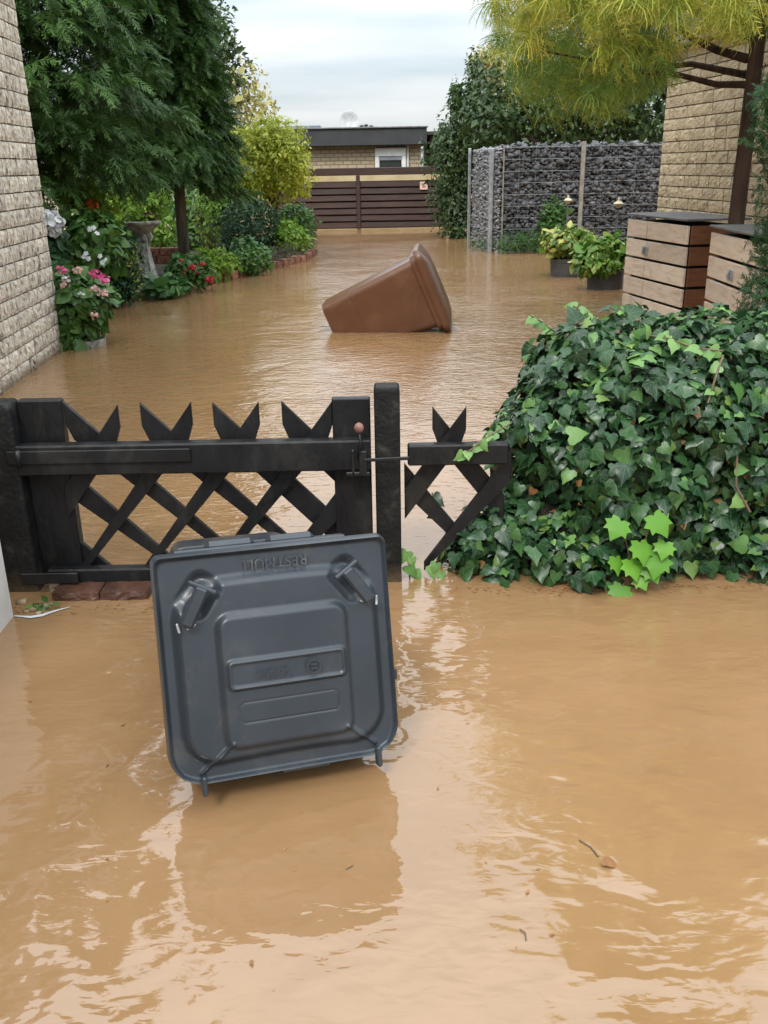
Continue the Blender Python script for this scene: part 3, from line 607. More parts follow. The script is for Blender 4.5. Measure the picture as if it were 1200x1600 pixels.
annex = thing('shed', (gxr + 1, GYf + 2, 0), 'dark low shed beside the right end of the garage', 'shed')
MB().box((gxr + 1.1, GYf + 3, (zf + .3) / 2), (1.9, 4, zf + .25), .01).build('wall', 'dark_brown_board', annex)
MB().box((gxr + 1.1, GYf + 3, zf + .33), (2.1, 4.3, .1), .01).build('roof', 'fascia_dark', annex)
dish = thing('satellite_dish', (X_at(546, 195, GYf + .6), GYf + .6, zt + .04), 'grey satellite dish on the garage roof', 'satellite dish')
dc = np.array([X_at(546, 192, GYf + .6), GYf + .6, zt + .22]); m = MB(); prof = []
rings = []
for r, dd in ((.001, .0), (.10, .008), (.19, .03), (.27, .065), (.29, .06)):
    rings.append([(dc[0] + r * math.cos(a), dc[1] - dd, dc[2] + r * math.sin(a)) for a in np.linspace(0, 2 * math.pi, 24, endpoint=False)])
m.loft(rings, False, False); m.build('reflector', 'dirty_white', dish, True)
MB().tube([(dc[0], dc[1] + .02, zt + .03), (dc[0], dc[1] + .03, dc[2])], .025, 8).build('mast', 'galvanised', dish)
MB().tube([(dc[0], dc[1] - .03, dc[2] - .27), (dc[0] + .02, dc[1] - .38, dc[2] - .12)], .012, 6).build('feed_arm', 'galvanised', dish)
for px, hh in ((565, .10), (572, .12), (580, .09)):
    v = thing('vent_pipe', (X_at(px, 195, GYf + .8), GYf + .8, zt + .04), {565: 'short vent pipe nearest the satellite dish', 572: 'middle and tallest of the three roof vent pipes', 580: 'rightmost vent pipe on the garage roof'}[px], 'vent pipe', 'vent pipes on the garage roof')
    x = X_at(px, 195, GYf + .8); MB().tube([(x, GYf + .8, zt + .03), (x, GYf + .8, zt + hh)], .045, 8).build('pipe', 'fascia_dark', v)
    MB().lathe([(.065, 0), (.07, .02), (.02, .05)], (x, GYf + .8, zt + hh - .01), 10).build('cowl', 'fascia_dark', v)

fence = thing('board_fence', (0, FY, 0), 'dark brown horizontal board fence closing the far end of the path', 'fence')
fl, fr = X_at(436, 330, FY), X_at(692, 330, FY); zb, z1f = 0.02, Z_at(560, 283, FY); zr0, zr1 = Z_at(560, 274, FY), Z_at(560, 262, FY)
pm = X_at(560, 310, FY); nbd = 7; hb = (z1f - zb) / nbd
for a, b in ((fl, pm - .05), (pm + .05, fr)):
    for k in range(nbd):
        M_ = Matrix.Rotation(random.gauss(0, .003), 3, 'Y') @ Matrix.Rotation(math.radians(-9), 3, 'X')
        MB().box(((a + b) / 2, FY + random.uniform(-.006, .006), zb + (k + .5) * hb), (b - a, .03, hb * .80), .006, M_).build('board', 'dark_brown_board', fence)
    MB().box(((a + b) / 2, FY + .06, (zb + z1f) / 2), (b - a, .012, z1f - zb)).build('backing', 'black_gap', fence)
for x in (fl - .05, pm, fr + .05): MB().box((x, FY - .005, (zr0 + GZ) / 2), (.1, .12, zr0 - GZ - .006), .01).build('post', 'dark_brown_board', fence)
MB().box(((fl + fr) / 2, FY, (zr0 + zr1) / 2), (fr - fl + .2, .16, zr1 - zr0), .015).build('top_rail', 'dark_brown_board', fence)
low = thing('cream_wall', (0, GYf - .6, 0), 'cream rendered low wall seen through the gap above the fence boards', 'wall')
MB().box(((fl + fr) / 2, GYf - .7, .72), (6.4, .12, 1.44), .01).build('render_face', 'cream_wall', low)
MB().box(((fl + fr) / 2, GYf - .7, 1.46), (6.5, .18, .04), .01).build('coping', 'mortar', low)
sg = thing('notice_plate', (X_at(662, 290, FY - .06), FY - .06, Z_at(662, 290, FY)), 'small pale notice plate on the upper right of the far fence', 'sign')
sx, sz = X_at(662, 290, FY), Z_at(662, 290, FY)
MB().box((sx, FY - .055, sz), (.2, .012, .19), .003).build('plate', 'sign_plate', sg)
MB().box((sx - .02, FY - .063, sz + .045), (.12, .004, .02)).box((sx, FY - .063, sz - .02), (.08, .004, .05)).build('print', 'sign_print', sg)

# ------------------------------------------------------------------ gabion walls
def stone_mesh(seed, mat):
    rg = np.random.default_rng(seed); V = []; 
    base = [(x, y, z) for x in (-1, 1) for y in (-1, 1) for z in (-1, 1)] + [(1.2, 0, 0), (-1.2, 0, 0), (0, 1.2, 0), (0, -1.2, 0), (0, 0, 1.2), (0, 0, -1.2)]
    V = np.array(base) * .5 * rg.uniform(.70, 1.15, (14, 3)); V[:8] *= 1.0; V[8:] *= .80; V *= rg.uniform(.65, 1.25, 3)
    F = [(8, 4, 6), (8, 6, 7), (8, 7, 5), (8, 5, 4), (9, 2, 0), (9, 3, 2), (9, 1, 3), (9, 0, 1), (10, 6, 2), (10, 7, 6), (10, 3, 7), (10, 2, 3),
         (11, 0, 4), (11, 4, 5), (11, 5, 1), (11, 1, 0), (12, 5, 7), (12, 7, 3), (12, 3, 1), (12, 1, 5), (13, 0, 2), (13, 2, 6), (13, 6, 4), (13, 4, 0)]
    return V, np.array(F)
st_t = [stone_mesh(k, None) for k in range(8)]
def rand_rot(n):
    q = unit(RNG.normal(size=(n, 4))); w, x, y, z = q.T
    return np.stack([1 - 2 * (y * y + z * z), 2 * (x * y - z * w), 2 * (x * z + y * w), 2 * (x * y + z * w), 1 - 2 * (x * x + z * z), 2 * (y * z - x * w), 2 * (x * z - y * w), 2 * (y * z + x * w), 1 - 2 * (x * x + y * y)], -1).reshape(n, 3, 3)
def gabion(label, p, q, height, mat, ss, nbig, posts):
    p = np.array(p, float); q = np.array(q, float); L = np.linalg.norm(q - p); u = (q - p) / L; nrm = np.array([u[1], -u[0]]); 
    g = thing('gabion_wall', (*(p + q) / 2, GZ), label, 'gabion wall', 'gabion walls')
    # packed stones, a face layer plus the top row
    cols = int(L / ss); rows_ = int((height + .3) / (ss * .8)); A = []; 
    for i in range(cols):
        for j in range(rows_):
            A.append(((i + .5 + RNG.normal() * .22) * L / cols, -0.25 + (j + .5 + RNG.normal() * .22) * (height + .25) / rows_, RNG.uniform(0.0, .05)))
    for i in range(int(cols * 1.6)): A.append((RNG.uniform(0, L), height + RNG.normal() * .025, RNG.uniform(.05, .3)))
    A = np.array(A); n = len(A); pos = np.stack([p[0] + u[0] * A[:, 0] - nrm[0] * A[:, 2], p[1] + u[1] * A[:, 0] - nrm[1] * A[:, 2], A[:, 1]], -1)
    R = rand_rot(n); sc = np.minimum(ss * np.exp(RNG.normal(size=n) * .28) * 1.05, ss * 1.5); flat = np.diag([1.15, 1.15, .8]); R = np.einsum('ij,njk->nik', flat, R)
    vis = (A[:, 1] > .1) & (A[:, 1] < height + .1); order = np.argsort(-sc * vis); big = order[:nbig]; rest = np.setdiff1d(np.arange(n), big)
    Vv, Ff, at = scatter(st_t, pos[rest], R[rest], sc[rest]); o = mesh_obj('packed_stone', Vv, Ff, mat, g, False, at); o['kind'] = 'stuff'
    ms = [raw_mesh('stone', tv, tf, mat) for tv, tf in st_t]
    for i in big:
        M_ = Matrix([list(r) for r in (R[i] * sc[i] * 1.1)]).to_4x4(); M_.translation = Vector(pos[i] + np.array([nrm[0], nrm[1], 0]) * .012); inst('stone', ms[int(RNG.integers(0, 8))], g, M_)
    ang = math.atan2(u[1], u[0]); Rz = Matrix.Rotation(ang, 3, 'Z'); c = (p + q) / 2 - nrm * .22
    MB().box((c[0], c[1], height / 2 - .2), (L - .06, .30, height + .32), 0, Rz).build('fill', 'dark_fill', g)
    # mesh wires
    f = lambda s, z, o_=0.055: (p[0] + u[0] * s + nrm[0] * o_, p[1] + u[1] * s + nrm[1] * o_, z)
    nz = int(height / .2)
    for k in range(nz + 1):
        z = height * k / nz * .985 + .01
        MB().tube([f(0, z), f(L * .5, z + RNG.normal() * .006), f(L, z)], .004, 4).build('wire', 'galvanised', g)
    for k in range(1, int(L / .3)):
        MB().tube([f(k * .3, -.3, .058), f(k * .3, height, .058)], .0016, 4).build('wire', 'galvanised', g)
    for s, w, mt, hh, oo in posts:
        b = np.array(f(s, 0, oo)); MB().box((b[0], b[1], (hh + GZ) / 2), (w, .06, hh - GZ), .008, Rz).build('post', mt, g)
    return g
gF0 = ground(781, 394)[:2]; gL0 = ground(737, 386)[:2]; HG = 1.84
gabion('long dark stone gabion wall with mesh facing the path', (gF0[0], gF0[1]), (6.4, gF0[1] - .1), HG, 'gabion_stone', .058, 250, [(.02, .022, 'rusty_post', HG + .02, .07), (1.44, .075, 'rusty_post', HG + .06, .10)])
gabion('short gabion end panel coloured brighter as lit, angled beside the tall shrub', gL0, (gF0[0] - .05, gF0[1] + .02), HG - .03, 'gabion_stone_lit', .040, 60, [(0.0, .022, 'galvanised', HG, .07), (np.linalg.norm(gF0 - gL0) - .16, .085, 'galvanised', HG - .02, .1)])

def blob_at(px, py, Y, wpx, hpx, dscale=0.9):
    c = at_y(px, py, Y); k = mpp(Y) * 1.03; return (c[0], c[1], c[2], wpx / 2 * k, wpx / 2 * k * dscale, hpx / 2 * k)
def shrub(name, label, cat, base, blobs, n, size, mat, group=None, tm=None, stems=3, stem_mat='twig', stem_r=.012, zmin=0.03, **kw):
    t_ = thing(name, base, label, cat, group)
    leaf_cloud('foliage', blobs, n, size, mat, t_, tm, zmin=zmin, **kw)
    for k in range(stems):
        b = blobs[k % len(blobs)]; e = (b[0] + random.uniform(-.5, .5) * b[3], b[1] + random.uniform(-.3, .3) * b[4], b[2] + random.uniform(-.1, .5) * b[5])
        s0 = (base[0] + random.uniform(-.25, .25) * b[3], base[1] + random.uniform(-.2, .2) * b[4], base[2] - .05)
        md = tuple((s0[i] + e[i]) / 2 + random.uniform(-.05, .05) * b[3] for i in range(3))
        MB().tube([s0, md, e], [stem_r, stem_r * .75, stem_r * .4], 6).build('stem', stem_mat, t_, True)
    return t_

# weeds at the gabion foot
GW = gF0[1] - .35
b = ground(752, 392); shrub('fern', 'small green fern at the foot of the lit gabion panel', 'fern', (b[0], b[1], -.05), [blob_at(752, 383, b[1], 40, 22)], 170, .12, 'grass_green', tm=blade_t, stems=0, up=.6, droop=.5)
shrub('weed_patch', 'low grassy weeds along the foot of the dark gabion wall', 'weeds', (3.1, GW, -.05), [blob_at(800, 384, GW, 50, 34, .3), blob_at(835, 382, GW, 60, 40, .3), blob_at(870, 382, GW, 60, 44, .3)], 1500, .13, 'grass_green', tm=blade_t, stems=0, up=.3, droop=.9)
shrub('leafy_bush', 'feathery green bush against the gabion wall left of its post', 'bush', (3.4, GW, -.05), [blob_at(866, 345, GW + .1, 40, 56, .5), blob_at(866, 375, GW + .1, 44, 30, .5)], 1700, .085, 'mid_green', tm=blade_t + small_t, stems=3, droop=.5)

# tall shrub left of the gabion and trees behind it
tb = ground(705, 374)
shrub('tall_shrub', 'tall dark leafy shrub between the far fence and the gabion', 'shrub', (tb[0] + .1, tb[1] + .6, -.1),
      [blob_at(722, 350, tb[1] + .3, 60, 60, .7), blob_at(712, 310, tb[1] + .5, 74, 90, .8), blob_at(716, 250, tb[1] + .6, 84, 90, .8), blob_at(735, 195, tb[1] + .8, 70, 80), blob_at(700, 225, tb[1] + .5, 40, 60), blob_at(712, 150, tb[1] + .7, 18, 44), blob_at(735, 165, tb[1] + .8, 50, 50), blob_at(742, 120, tb[1] + .8, 26, 60)],
      13000, .085, 'dark_broadleaf', stems=5, stem_r=.03, stem_mat='bark_grey', lump=.3)
MB_ = MB
def broad_tree(name, label, base, blobs, n, size, mat, trunk_r, group=None, bark='bark_grey', tm=None, lump=.3, **kw):
    t_ = thing(name, base, label, 'tree', group)
    top = max(b[2] for b in blobs); cx = np.mean([b[0] for b in blobs]); cy = np.mean([b[1] for b in blobs])
    tr = MB().tube([(base[0], base[1], base[2] - .1), (base[0] * .7 + cx * .3, base[1] * .7 + cy * .3, base[2] + (top - base[2]) * .4), (cx, cy, top)], [trunk_r, trunk_r * .75, trunk_r * .25], 10).build('trunk', bark, t_, True)
    for b in blobs:
        s0 = np.array([base[0] * .7 + cx * .3, base[1] * .7 + cy * .3, base[2] + (top - base[2]) * .38]); e = np.array(b[:3])
        MB().tube([s0, (s0 + e) / 2 + np.array([0, 0, .1]), e], [trunk_r * .5, trunk_r * .35, trunk_r * .12], 6).build('limb', bark, t_, True)
    leaf_cloud('crown', blobs, n, size, mat, t_, tm, lump=lump, **kw)
    return t_
bY = 21.2
broad_tree('leafy_tree', 'dark green tree rising behind the gabion wall', (4.2, bY, 0), [blob_at(800, 165, bY, 130, 130), blob_at(860, 150, bY, 140, 150), blob_at(940, 170, bY, 150, 130), blob_at(1010, 160, bY, 150, 160), blob_at(900, 80, bY + .6, 170, 170), blob_at(760, 190, bY - .5, 80, 80), blob_at(1000, 60, bY + .6, 170, 150)], 17000, .12, 'dark_broadleaf', .13)
broad_tree('leafy_tree', 'tall pale yellow-green tree tip above the tall shrub', (2.9, 23.2, 0), [blob_at(765, 105, 23, 46, 56), blob_at(757, 92, 23, 40, 28), blob_at(785, 130, 23, 60, 70)], 1500, .10, 'pale_yellow_leaf', .07)
hg = 23.6
shrub('background_hedge', 'dark hedge filling the view behind the gabion wall', 'hedge', (5, hg, 0), [(x, hg, 1.5, .9, .8, 1.7) for x in np.arange(2.9, 9.2, .9)], 9000, .15, 'dark_broadleaf', stems=4, stem_r=.04, stem_mat='bark_grey')

# ------------------------------------------------------------------ potted shrubs and garden lamps
def potted(px, py, wpx, label, mat, fol, nleaf, hpx):
    g = ground(px, py); k = mpp(g[1]); r = wpx / 2 * k; y = g[1] + r; x = g[0] * y / g[1]
    t_ = thing('potted_shrub', (x, y, GZ), label, 'potted shrub', 'potted shrubs in the water')
    zt_ = hpx * k
    m = MB(); m.lathe([(r * .80, GZ), (r * .84, GZ + .02), (r * .97, zt_ - .05), (r * 1.0, zt_ - .045), (r * 1.0, zt_ - .004), (r * .985, zt_), (r * .93, zt_), (r * .92, zt_ - .05)], (x, y, 0), 32); smooth_angle(m.build('pot', 'pot_grey', t_), 40)
    MB().lathe([(r * .9, -.2), (r * .9, zt_ - .06), (r * .3, zt_ - .03)], (x, y, 0), 20).build('soil', 'soil', t_)
    bl = [blob_at(*f[:2], y + f[4] * r, f[2], f[3]) for f in fol]
    leaf_cloud('foliage', bl, nleaf, .075, mat, t_, oval_t, shell=.6, lump=.16, zmin=zt_ - .04)
    for i in range(7):
        b = bl[i % len(bl)]; MB().tube([(x + random.uniform(-.08, .08), y + random.uniform(-.08, .08), zt_ - .05), (b[0] + random.uniform(-.4, .4) * b[3], b[1] + random.uniform(-.4, .4) * b[4], b[2] + random.uniform(0, .5) * b[5])], [.010, .004], 5).build('stem', 'twig', t_)
potted(884, 434, 52, 'round grey pot with yellow variegated shrub, the farther of two', 'variegated', [(886, 376, 74, 40, 0), (872, 384, 44, 32, -.3), (902, 382, 50, 40, .2)], 1700, 27)
potted(944, 454, 58, 'round grey pot with greener variegated shrub beside the wooden cabinet', 'variegated_green', [(938, 392, 66, 44, 0), (922, 408, 46, 40, -.4), (958, 396, 42, 56, 0), (938, 412, 60, 34, -.5)], 2100, 29)
def lamp(px, ptop, pbot, Y, label):
    a = at_y(px, ptop, Y); x, z = a[0], a[2]; t_ = thing('garden_lamp', (x, Y, GZ), label, 'lamp', 'garden stake lamps')
    MB().tube([(x, Y, GZ), (x, Y, z - .10)], .013, 8).build('pole', 'iron', t_, True)
    smooth_angle(MB().lathe([(.02, -.115), (.035, -.10), (.055, -.075), (.05, -.07)], (x, Y, z), 14).build('holder', 'brass_cap', t_))
    smooth_angle(MB().lathe([(.062, -.072), (.066, -.064), (.046, -.045), (.022, -.032), (.014, -.008), (.016, 0), (.006, .012)], (x, Y, z), 16).build('cap', 'brass_cap', t_))
lamp(888, 306, 350, 14.6, 'small stake lamp with pale cap in front of the gabion post')
lamp(967, 310, 390, 12.4, 'small stake lamp with pale cap beside the wooden cabinet')

# ------------------------------------------------------------------ wooden cabinets along the right house
def cabinet(label, A, B, split, depth, H, nb):
    """A far end, B near end of the front (facing the path)"""
    A = np.array(A, float); B = np.array(B, float); L = np.linalg.norm(B - A); u = (B - A) / L; nrm = np.array([u[1], -u[0]])
    if nrm[0] > 0: nrm = -nrm
    t_ = thing('wooden_cabinet', (*((A + B) / 2), GZ), label, 'cabinet', 'wooden cabinets by the house')
    ang = math.atan2(u[1], u[0]); Rz = Matrix.Rotation(ang, 3, 'Z')
    P = lambda s, d: A + u * s - nrm * d
    c = P(L / 2, depth / 2 + .02); MB().box((c[0], c[1], (H + GZ) / 2 - .02), (L - .05, depth - .06, H - GZ - .06), 0, Rz).build('carcass', 'black_gap', t_)
    c = P(L / 2, depth / 2); MB().box((c[0], c[1], H + .004), (L + .02, depth + .05, .018), .004, Rz).build('lid', 'slate_sheet', t_)
    z0 = -.30; hb = (H - .03 - z0) / nb; bh = hb - .022
    bm = {}
    for (s0, s1) in ((0, split), (split, L)):
        d = None
        for k in range(nb):
            z = z0 + (k + .5) * hb; c = P((s0 + s1) / 2, .0)
            MB().box((c[0], c[1], z), (s1 - s0 - .012, .024, bh), .004, Rz).build('board', 'larch_board', t_)
    for k in range(nb):      # end boards facing the gate, shade of the narrow gap painted into their colour
        z = z0 + (k + .5) * hb; c = P(L, depth / 2 + .01); MB().box((c[0], c[1], z), (.024, depth - .02, bh), .004, Rz).build('side_board', 'shaded_board', t_)
    for sgn in (-1, 1):      # latch plates at the meeting edges
        c = P(split + sgn * .035, -.014); z = z0 + (nb - 1.55) * hb
        MB().box((c[0], c[1], z), (.05, .012, .075), .003, Rz).build('latch_plate', 'galvanised', t_)
    c = P(split, -.028); smooth_angle(MB().tube([(c[0], c[1], z - .03), (c[0] + nrm[0] * .012, c[1] + nrm[1] * .012, z), (c[0], c[1], z + .03)], .008, 8).build('hasp', 'galvanised', t_))
CA = at_y(984, 326, 8.95); CB = at_y(1079, 336, 7.80)
HC = 1.09
cabinet('weathered light wood cabinet, the farther one beside the potted shrub', (CA[0], CA[1]), (CB[0], CB[1]), .42, .52, HC, 8)
CC = at_y(1116, 340, 7.15); CD = at_y(1208, 356, 5.95)
cabinet('weathered light wood cabinet, the nearer one partly behind the clipped conifer', (CC[0], CC[1]), (CD[0], CD[1]), .55, .50, HC - .005, 8)

# clipped conifer at the right edge
tx, ty = 2.42, 5.35
top_ = thing('clipped_conifer', (tx, ty, GZ), 'clipped bushy conifer column at the right edge of the frame', 'conifer')
MB().tube([(tx, ty, GZ), (tx + .01, ty, 2.4)], [.04, .02], 8).build('trunk', 'bark_grey', top_, True)
leaf_cloud('crown', [(tx, ty, 1.78, .40, .38, .34), (tx + .05, ty, 1.2, .34, .34, .42), (tx, ty, .66, .36, .35, .40), (tx, ty, .15, .34, .34, .4), (tx + .06, ty, 2.5, .36, .36, .5)], 11000, .058, 'topiary_conifer', top_, spray_t, shell=.3, up=.1, droop=.2, lump=.1)

# ------------------------------------------------------------------ golden thread cypress
gx0, gy0 = 2.78, 7.48
cyp = thing('golden_cypress', (gx0, gy0, GZ), 'golden thread-leaved cypress with bare reddish trunk behind the cabinets', 'tree')
MB().tube([(gx0, gy0, GZ), (gx0 + .01, gy0, .8), (gx0 + .02, gy0, 2.2), (gx0 + .03, gy0 + .1, 4.4), (gx0 + .05, gy0 + .1, 6.8)], [.075, .064, .056, .035, .010], 14).build('trunk', 'bark_red', cyp, True)
limbs = []
def limb(pts, r):
    pts = [np.array(p, float) for p in pts]; limbs.append(pts)
    MB().tube(pts, [r * (1 - .75 * i / (len(pts) - 1)) for i in range(len(pts))], 7).build('limb', 'bark_red', cyp, True)
def on(px, py, Y): return at_y(px, py, Y)
limb([on(1168, 132, gy0), on(1120, 132, 7.6), on(1065, 118, 7.5), on(1000, 112, 7.4), on(930, 95, 7.3), on(850, 80, 7.2)], .028)
limb([on(1168, 92, gy0), on(1120, 78, 7.7), on(1085, 62, 7.6), on(1040, 30, 7.5), on(960, -10, 7.4), on(860, -30, 7.3)], .034)
limb([on(1170, 22, gy0), on(1110, 18, 7.5), on(1050, -10, 7.2), on(960, -40, 6.9), on(860, -30, 6.7), on(790, -5, 6.6)], .032)
limb([on(1170, 118, gy0 + .1), on(1080, 100, 8.2), on(980, 110, 8.7), on(900, 120, 9.0), on(830, 130, 9.2)], .028)
limb([on(1170, -20, gy0), on(1080, -40, 8.2), on(960, -30, 8.6), on(860, 0, 8.8), on(800, 40, 8.9)], .03)
limb([on(1170, 40, gy0), on(1090, 20, 6.9), on(1010, -10, 6.3), on(950, 0, 6.1)], .026)
limb([on(1170, 10, gy0), on(1060, -10, 7.9), on(990, 10, 8.1), on(930, 40, 8.2), on(880, 70, 8.2)], .026)
limb([on(1170, 60, gy0), on(1120, 40, 8.0), on(1070, 60, 8.4), on(1020, 80, 8.6)], .02)
P = []; SC = []; LI = []
for li, pts in enumerate(limbs):          # bunches along the outer part of each limb
    pts = np.array(pts); seg = len(pts) - 1
    ctr = [(RNG.beta(1.6, 1.2), RNG.normal(size=3)) for _ in range(36)]
    for k in range(430):
        u_, cd = ctr[k % 36]; u_ = .34 + .70 * u_; s_ = min(u_ * seg, seg - 1e-3) if u_ < 1 else seg - 1e-3; i = int(s_); p = pts[i] + (pts[i + 1] - pts[i]) * (s_ - i) + max(0, u_ - 1) * (pts[-1] - pts[-2]) * 3
        w_ = .36 * (1.15 - .55 * abs(u_ - .75)); d = cd * np.array([w_, w_ * 1.1, .17]); d[2] = -abs(d[2]) * .9 + .08; d = d + RNG.normal(size=3) * np.array([.055, .055, .035])
        P.append(p + d); SC.append(RNG.uniform(.09, .19)); LI.append(li)
P = np.array(P); pr = proj(P); keep = ~((pr[:, 0] > 1050) & (pr[:, 1] > 40)) & ~((pr[:, 0] > 1010) & (pr[:, 1] > 118)) & (P[:, 0] < 3.0) & (pr[:, 1] < 185) & (pr[:, 0] > 768 + np.clip(pr[:, 1] - 90, 0, 200) * .7); P = P[keep]; SC = np.array(SC)[keep]; LI = np.array(LI)[keep]
n = len(P); out = unit(P - np.array([gx0, gy0, 0]) * np.array([1, 1, 0]) - np.array([0, 0, 1]) * P[:, 2:3]); tp = np.array([0, 0, -1.0]) + out * .45 + RNG.normal(size=(n, 3)) * .42
Rf = frames(out + RNG.normal(size=(n, 3)) * .3, tp); yel = np.isin(LI, (2, 4, 5)) | (RNG.random(n) < .12)
for nm, sel, mt in (('crown', yel, 'golden_thread'), ('inner_crown', ~yel, 'green_thread')):
    Vv, Ff, at = scatter(thread_t, P[sel], Rf[sel], SC[sel]); o = mesh_obj(nm, Vv, Ff, mt, cyp, False, at); o['kind'] = 'stuff'
# upper crown above the frame, a cone up to the tip
P = []; 
for k in range(2000):
    z = 3.0 + 3.7 * RNG.random() ** 1.2; f_ = (6.8 - z) / 3.8; a = RNG.uniform(0, 6.283); rmax = .15 + 2.2 * f_ * (1 + .18 * math.sin(3 * a + z * 2.3) + .15 * math.sin(5 * a - z * 4))
    r = rmax * (1 - .75 * RNG.random() ** 1.5); P.append((gx0 + r * math.cos(a), gy0 + r * math.sin(a), z - .18 * r))
P = np.array(P); pr = proj(P); keep = (pr[:, 1] < -270) & (P[:, 0] < 3.25 + (P[:, 2] > 3.5) * 9); P = P[keep]; n = len(P); out = unit((P - np.array([gx0, gy0, 0])) * np.array([1, 1, 0]) + 1e-3)
Vv, Ff, at = scatter(spray_t, P, frames(out * .7 + np.array([0, 0, .7]) + RNG.normal(size=(n, 3)) * .4, out + np.array([0, 0, -.5]) + RNG.normal(size=(n, 3)) * .3), RNG.uniform(.42, .72, n)); o = mesh_obj('upper_crown', Vv, Ff, 'golden_thread', cyp, False, at); o['kind'] = 'stuff'

# ------------------------------------------------------------------ dark conifers on the left
def conifer(label, x, y, H, zlow, rad, zvis, nbr, nup, trunk_r, seed, lean=0.0):
    rg = np.random.default_rng(seed); t_ = thing('dark_conifer', (x, y, BZ), label, 'conifer', 'dark conifers in the garden bed')
    MB().tube([(x, y, -.05), (x + .02, y, 1.4), (x, y, H * .5), (x, y, H)], [trunk_r, trunk_r * .85, trunk_r * .55, .01], 12).build('trunk', 'bark_grey', t_, True)
    def R_(z, a): return rad * (max(0, (H - z) / (H - zlow)) ** .75) * (1 + .10 * math.sin(3 * a + 1.7 * z + seed) + .10 * math.sin(5 * a - 2.6 * z)) * min(1, .80 + (z - zlow) * .35) * (1 - lean * math.cos(a))
    P = []; D = []; SC = []
    def branch(z, a, per, s0, s1):
        L = R_(z, a) * rg.uniform(.82, 1.08); d = np.array([math.cos(a), math.sin(a), 0]); sd = np.array([-d[1], d[0], 0]); rise = rg.uniform(-.05, .25)
        for k in range(per):
            u_ = .25 + .75 * rg.random() ** .75; lat = rg.normal() * .16 * L * (1.2 - u_); p = np.array([x, y, z]) + d * L * u_ + sd * lat + np.array([0, 0, rise * L * u_ - .32 * L * u_ * u_ * .6 - abs(rg.normal()) * .10])
            P.append(p); D.append(d + sd * (lat * 1.2 + rg.normal() * .35) + np.array([0, 0, -.14 + rg.normal() * .25])); SC.append(rg.uniform(s0, s1))
        return L
    for k in range(nbr):
        z = zlow + .15 + (zvis - zlow) * (k + rg.random()) / nbr; a = k * 2.39996 + rg.normal() * .2; L = branch(z, a, 46, .20, .34)
        if k % 6 == 0: MB().tube([(x, y, z - .1), (x + math.cos(a) * L * .5, y + math.sin(a) * L * .5, z), (x + math.cos(a) * L * .9, y + math.sin(a) * L * .9, z - .1)], [.03, .018, .006], 5).build('limb', 'bark_grey', t_)
    for k in range(nup): branch(zvis + (H - zvis) * (k + rg.random()) / nup, k * 2.39996, 16, .5, .8)
    P = np.array(P); D = np.array(D); k = P[:, 2] > zlow - .12; 
    P, D, SC = P[k], D[k], np.array(SC)[k]; n = len(P)
    nr = np.array([0, 0, 1.0]) + unit(D) * .35 + rg.normal(size=(n, 3)) * .35
    Vv, Ff, at = scatter(spray_t, P, frames(nr, D), SC); o = mesh_obj('crown', Vv, Ff, 'dark_conifer', t_, False, at); o['kind'] = 'stuff'
tB = at_y(283, 350, 14.9)
conifer('tall dark green conifer whose trunk stands behind the bird bath', tB[0], 14.9, 7.4, 1.30, 1.30, 4.4, 190, 40, .095, 4, .26)
conifer('large dark conifer close behind the corner of the left house', -4.35, 11.3, 11.2, 1.45, 2.0, 4.2, 170, 70, .20, 9)

# ------------------------------------------------------------------ left garden bed: edging, bird bath, plants
edging = thing('brick_edging', (bed_edge[3][0], bed_edge[3][1], 0), 'row of red bricks edging the flower bed at the waterline', 'edging')
pl = [np.array(p) for p in bed_edge[1:8]]; ebm = [brick_mesh(.22, .12, 70 + k, 'red_brick', .006, .11) for k in range(4)]
for a, b in zip(pl[:-1], pl[1:]):
    L = np.linalg.norm(b - a); nbk = max(1, int(L / .24))
    for k in range(nbk):
        p = a + (b - a) * (k + .5) / nbk; u = (b - a) / L; nn = np.array([u[1], -u[0]])
        M_ = Matrix(((u[0], -nn[0], 0, 0), (u[1], -nn[1], 0, 0), (0, 0, 1, 0), (0, 0, 0, 1))) @ Matrix.Rotation(random.gauss(0, .03), 4, 'Y') @ Matrix.Rotation(random.gauss(0, .05), 4, 'Z')
        M_.translation = Vector((p[0] + nn[0] * .03, p[1] + nn[1] * .03, .045 + random.uniform(-.02, .015))); inst('brick', random.choice(ebm), edging, M_)

bbp = ground(231, 436, BZ + .02); bx, by = bbp[0], bbp[1]; kk = mpp(by)
bath = thing('bird_bath', (bx, by, BZ), 'grey stone bird bath carried by a robed figure', 'bird bath')
zb0 = BZ - .02; rim = Z_at(222, 345, by)
def fold(a, z): return .10 * math.sin(7 * a + 3 * z) + .05 * math.sin(11 * a - 5 * z)
hS = rim - .17 - zb0
m = MB(); m.lathe([(.135, 0), (.14, .04), (.13, .06), (.115, .14), (.095, .28), (.075, .40 * hS / .62), (.07, .44 * hS / .62), (.085, .50 * hS / .62), (.09, .55 * hS / .62), (.06, .60 * hS / .62), (.05, hS)], (bx, by, zb0), 28, fold)
m.lathe([(.02, -.07), (.045, -.05), (.052, 0), (.045, .045), (.02, .065)], (bx + .01, by - .06, zb0 + hS - .05), 14)
for sg in (-1, 1): m.tube([(bx + sg * .08, by - .01, zb0 + hS * .85), (bx + sg * .125, by - .03, zb0 + hS * .93), (bx + sg * .09, by - .02, rim - .14)], [.03, .026, .022], 8)
smooth_angle(m.build('figure', 'stone_cast', bath), 50)
rb = 29 * kk
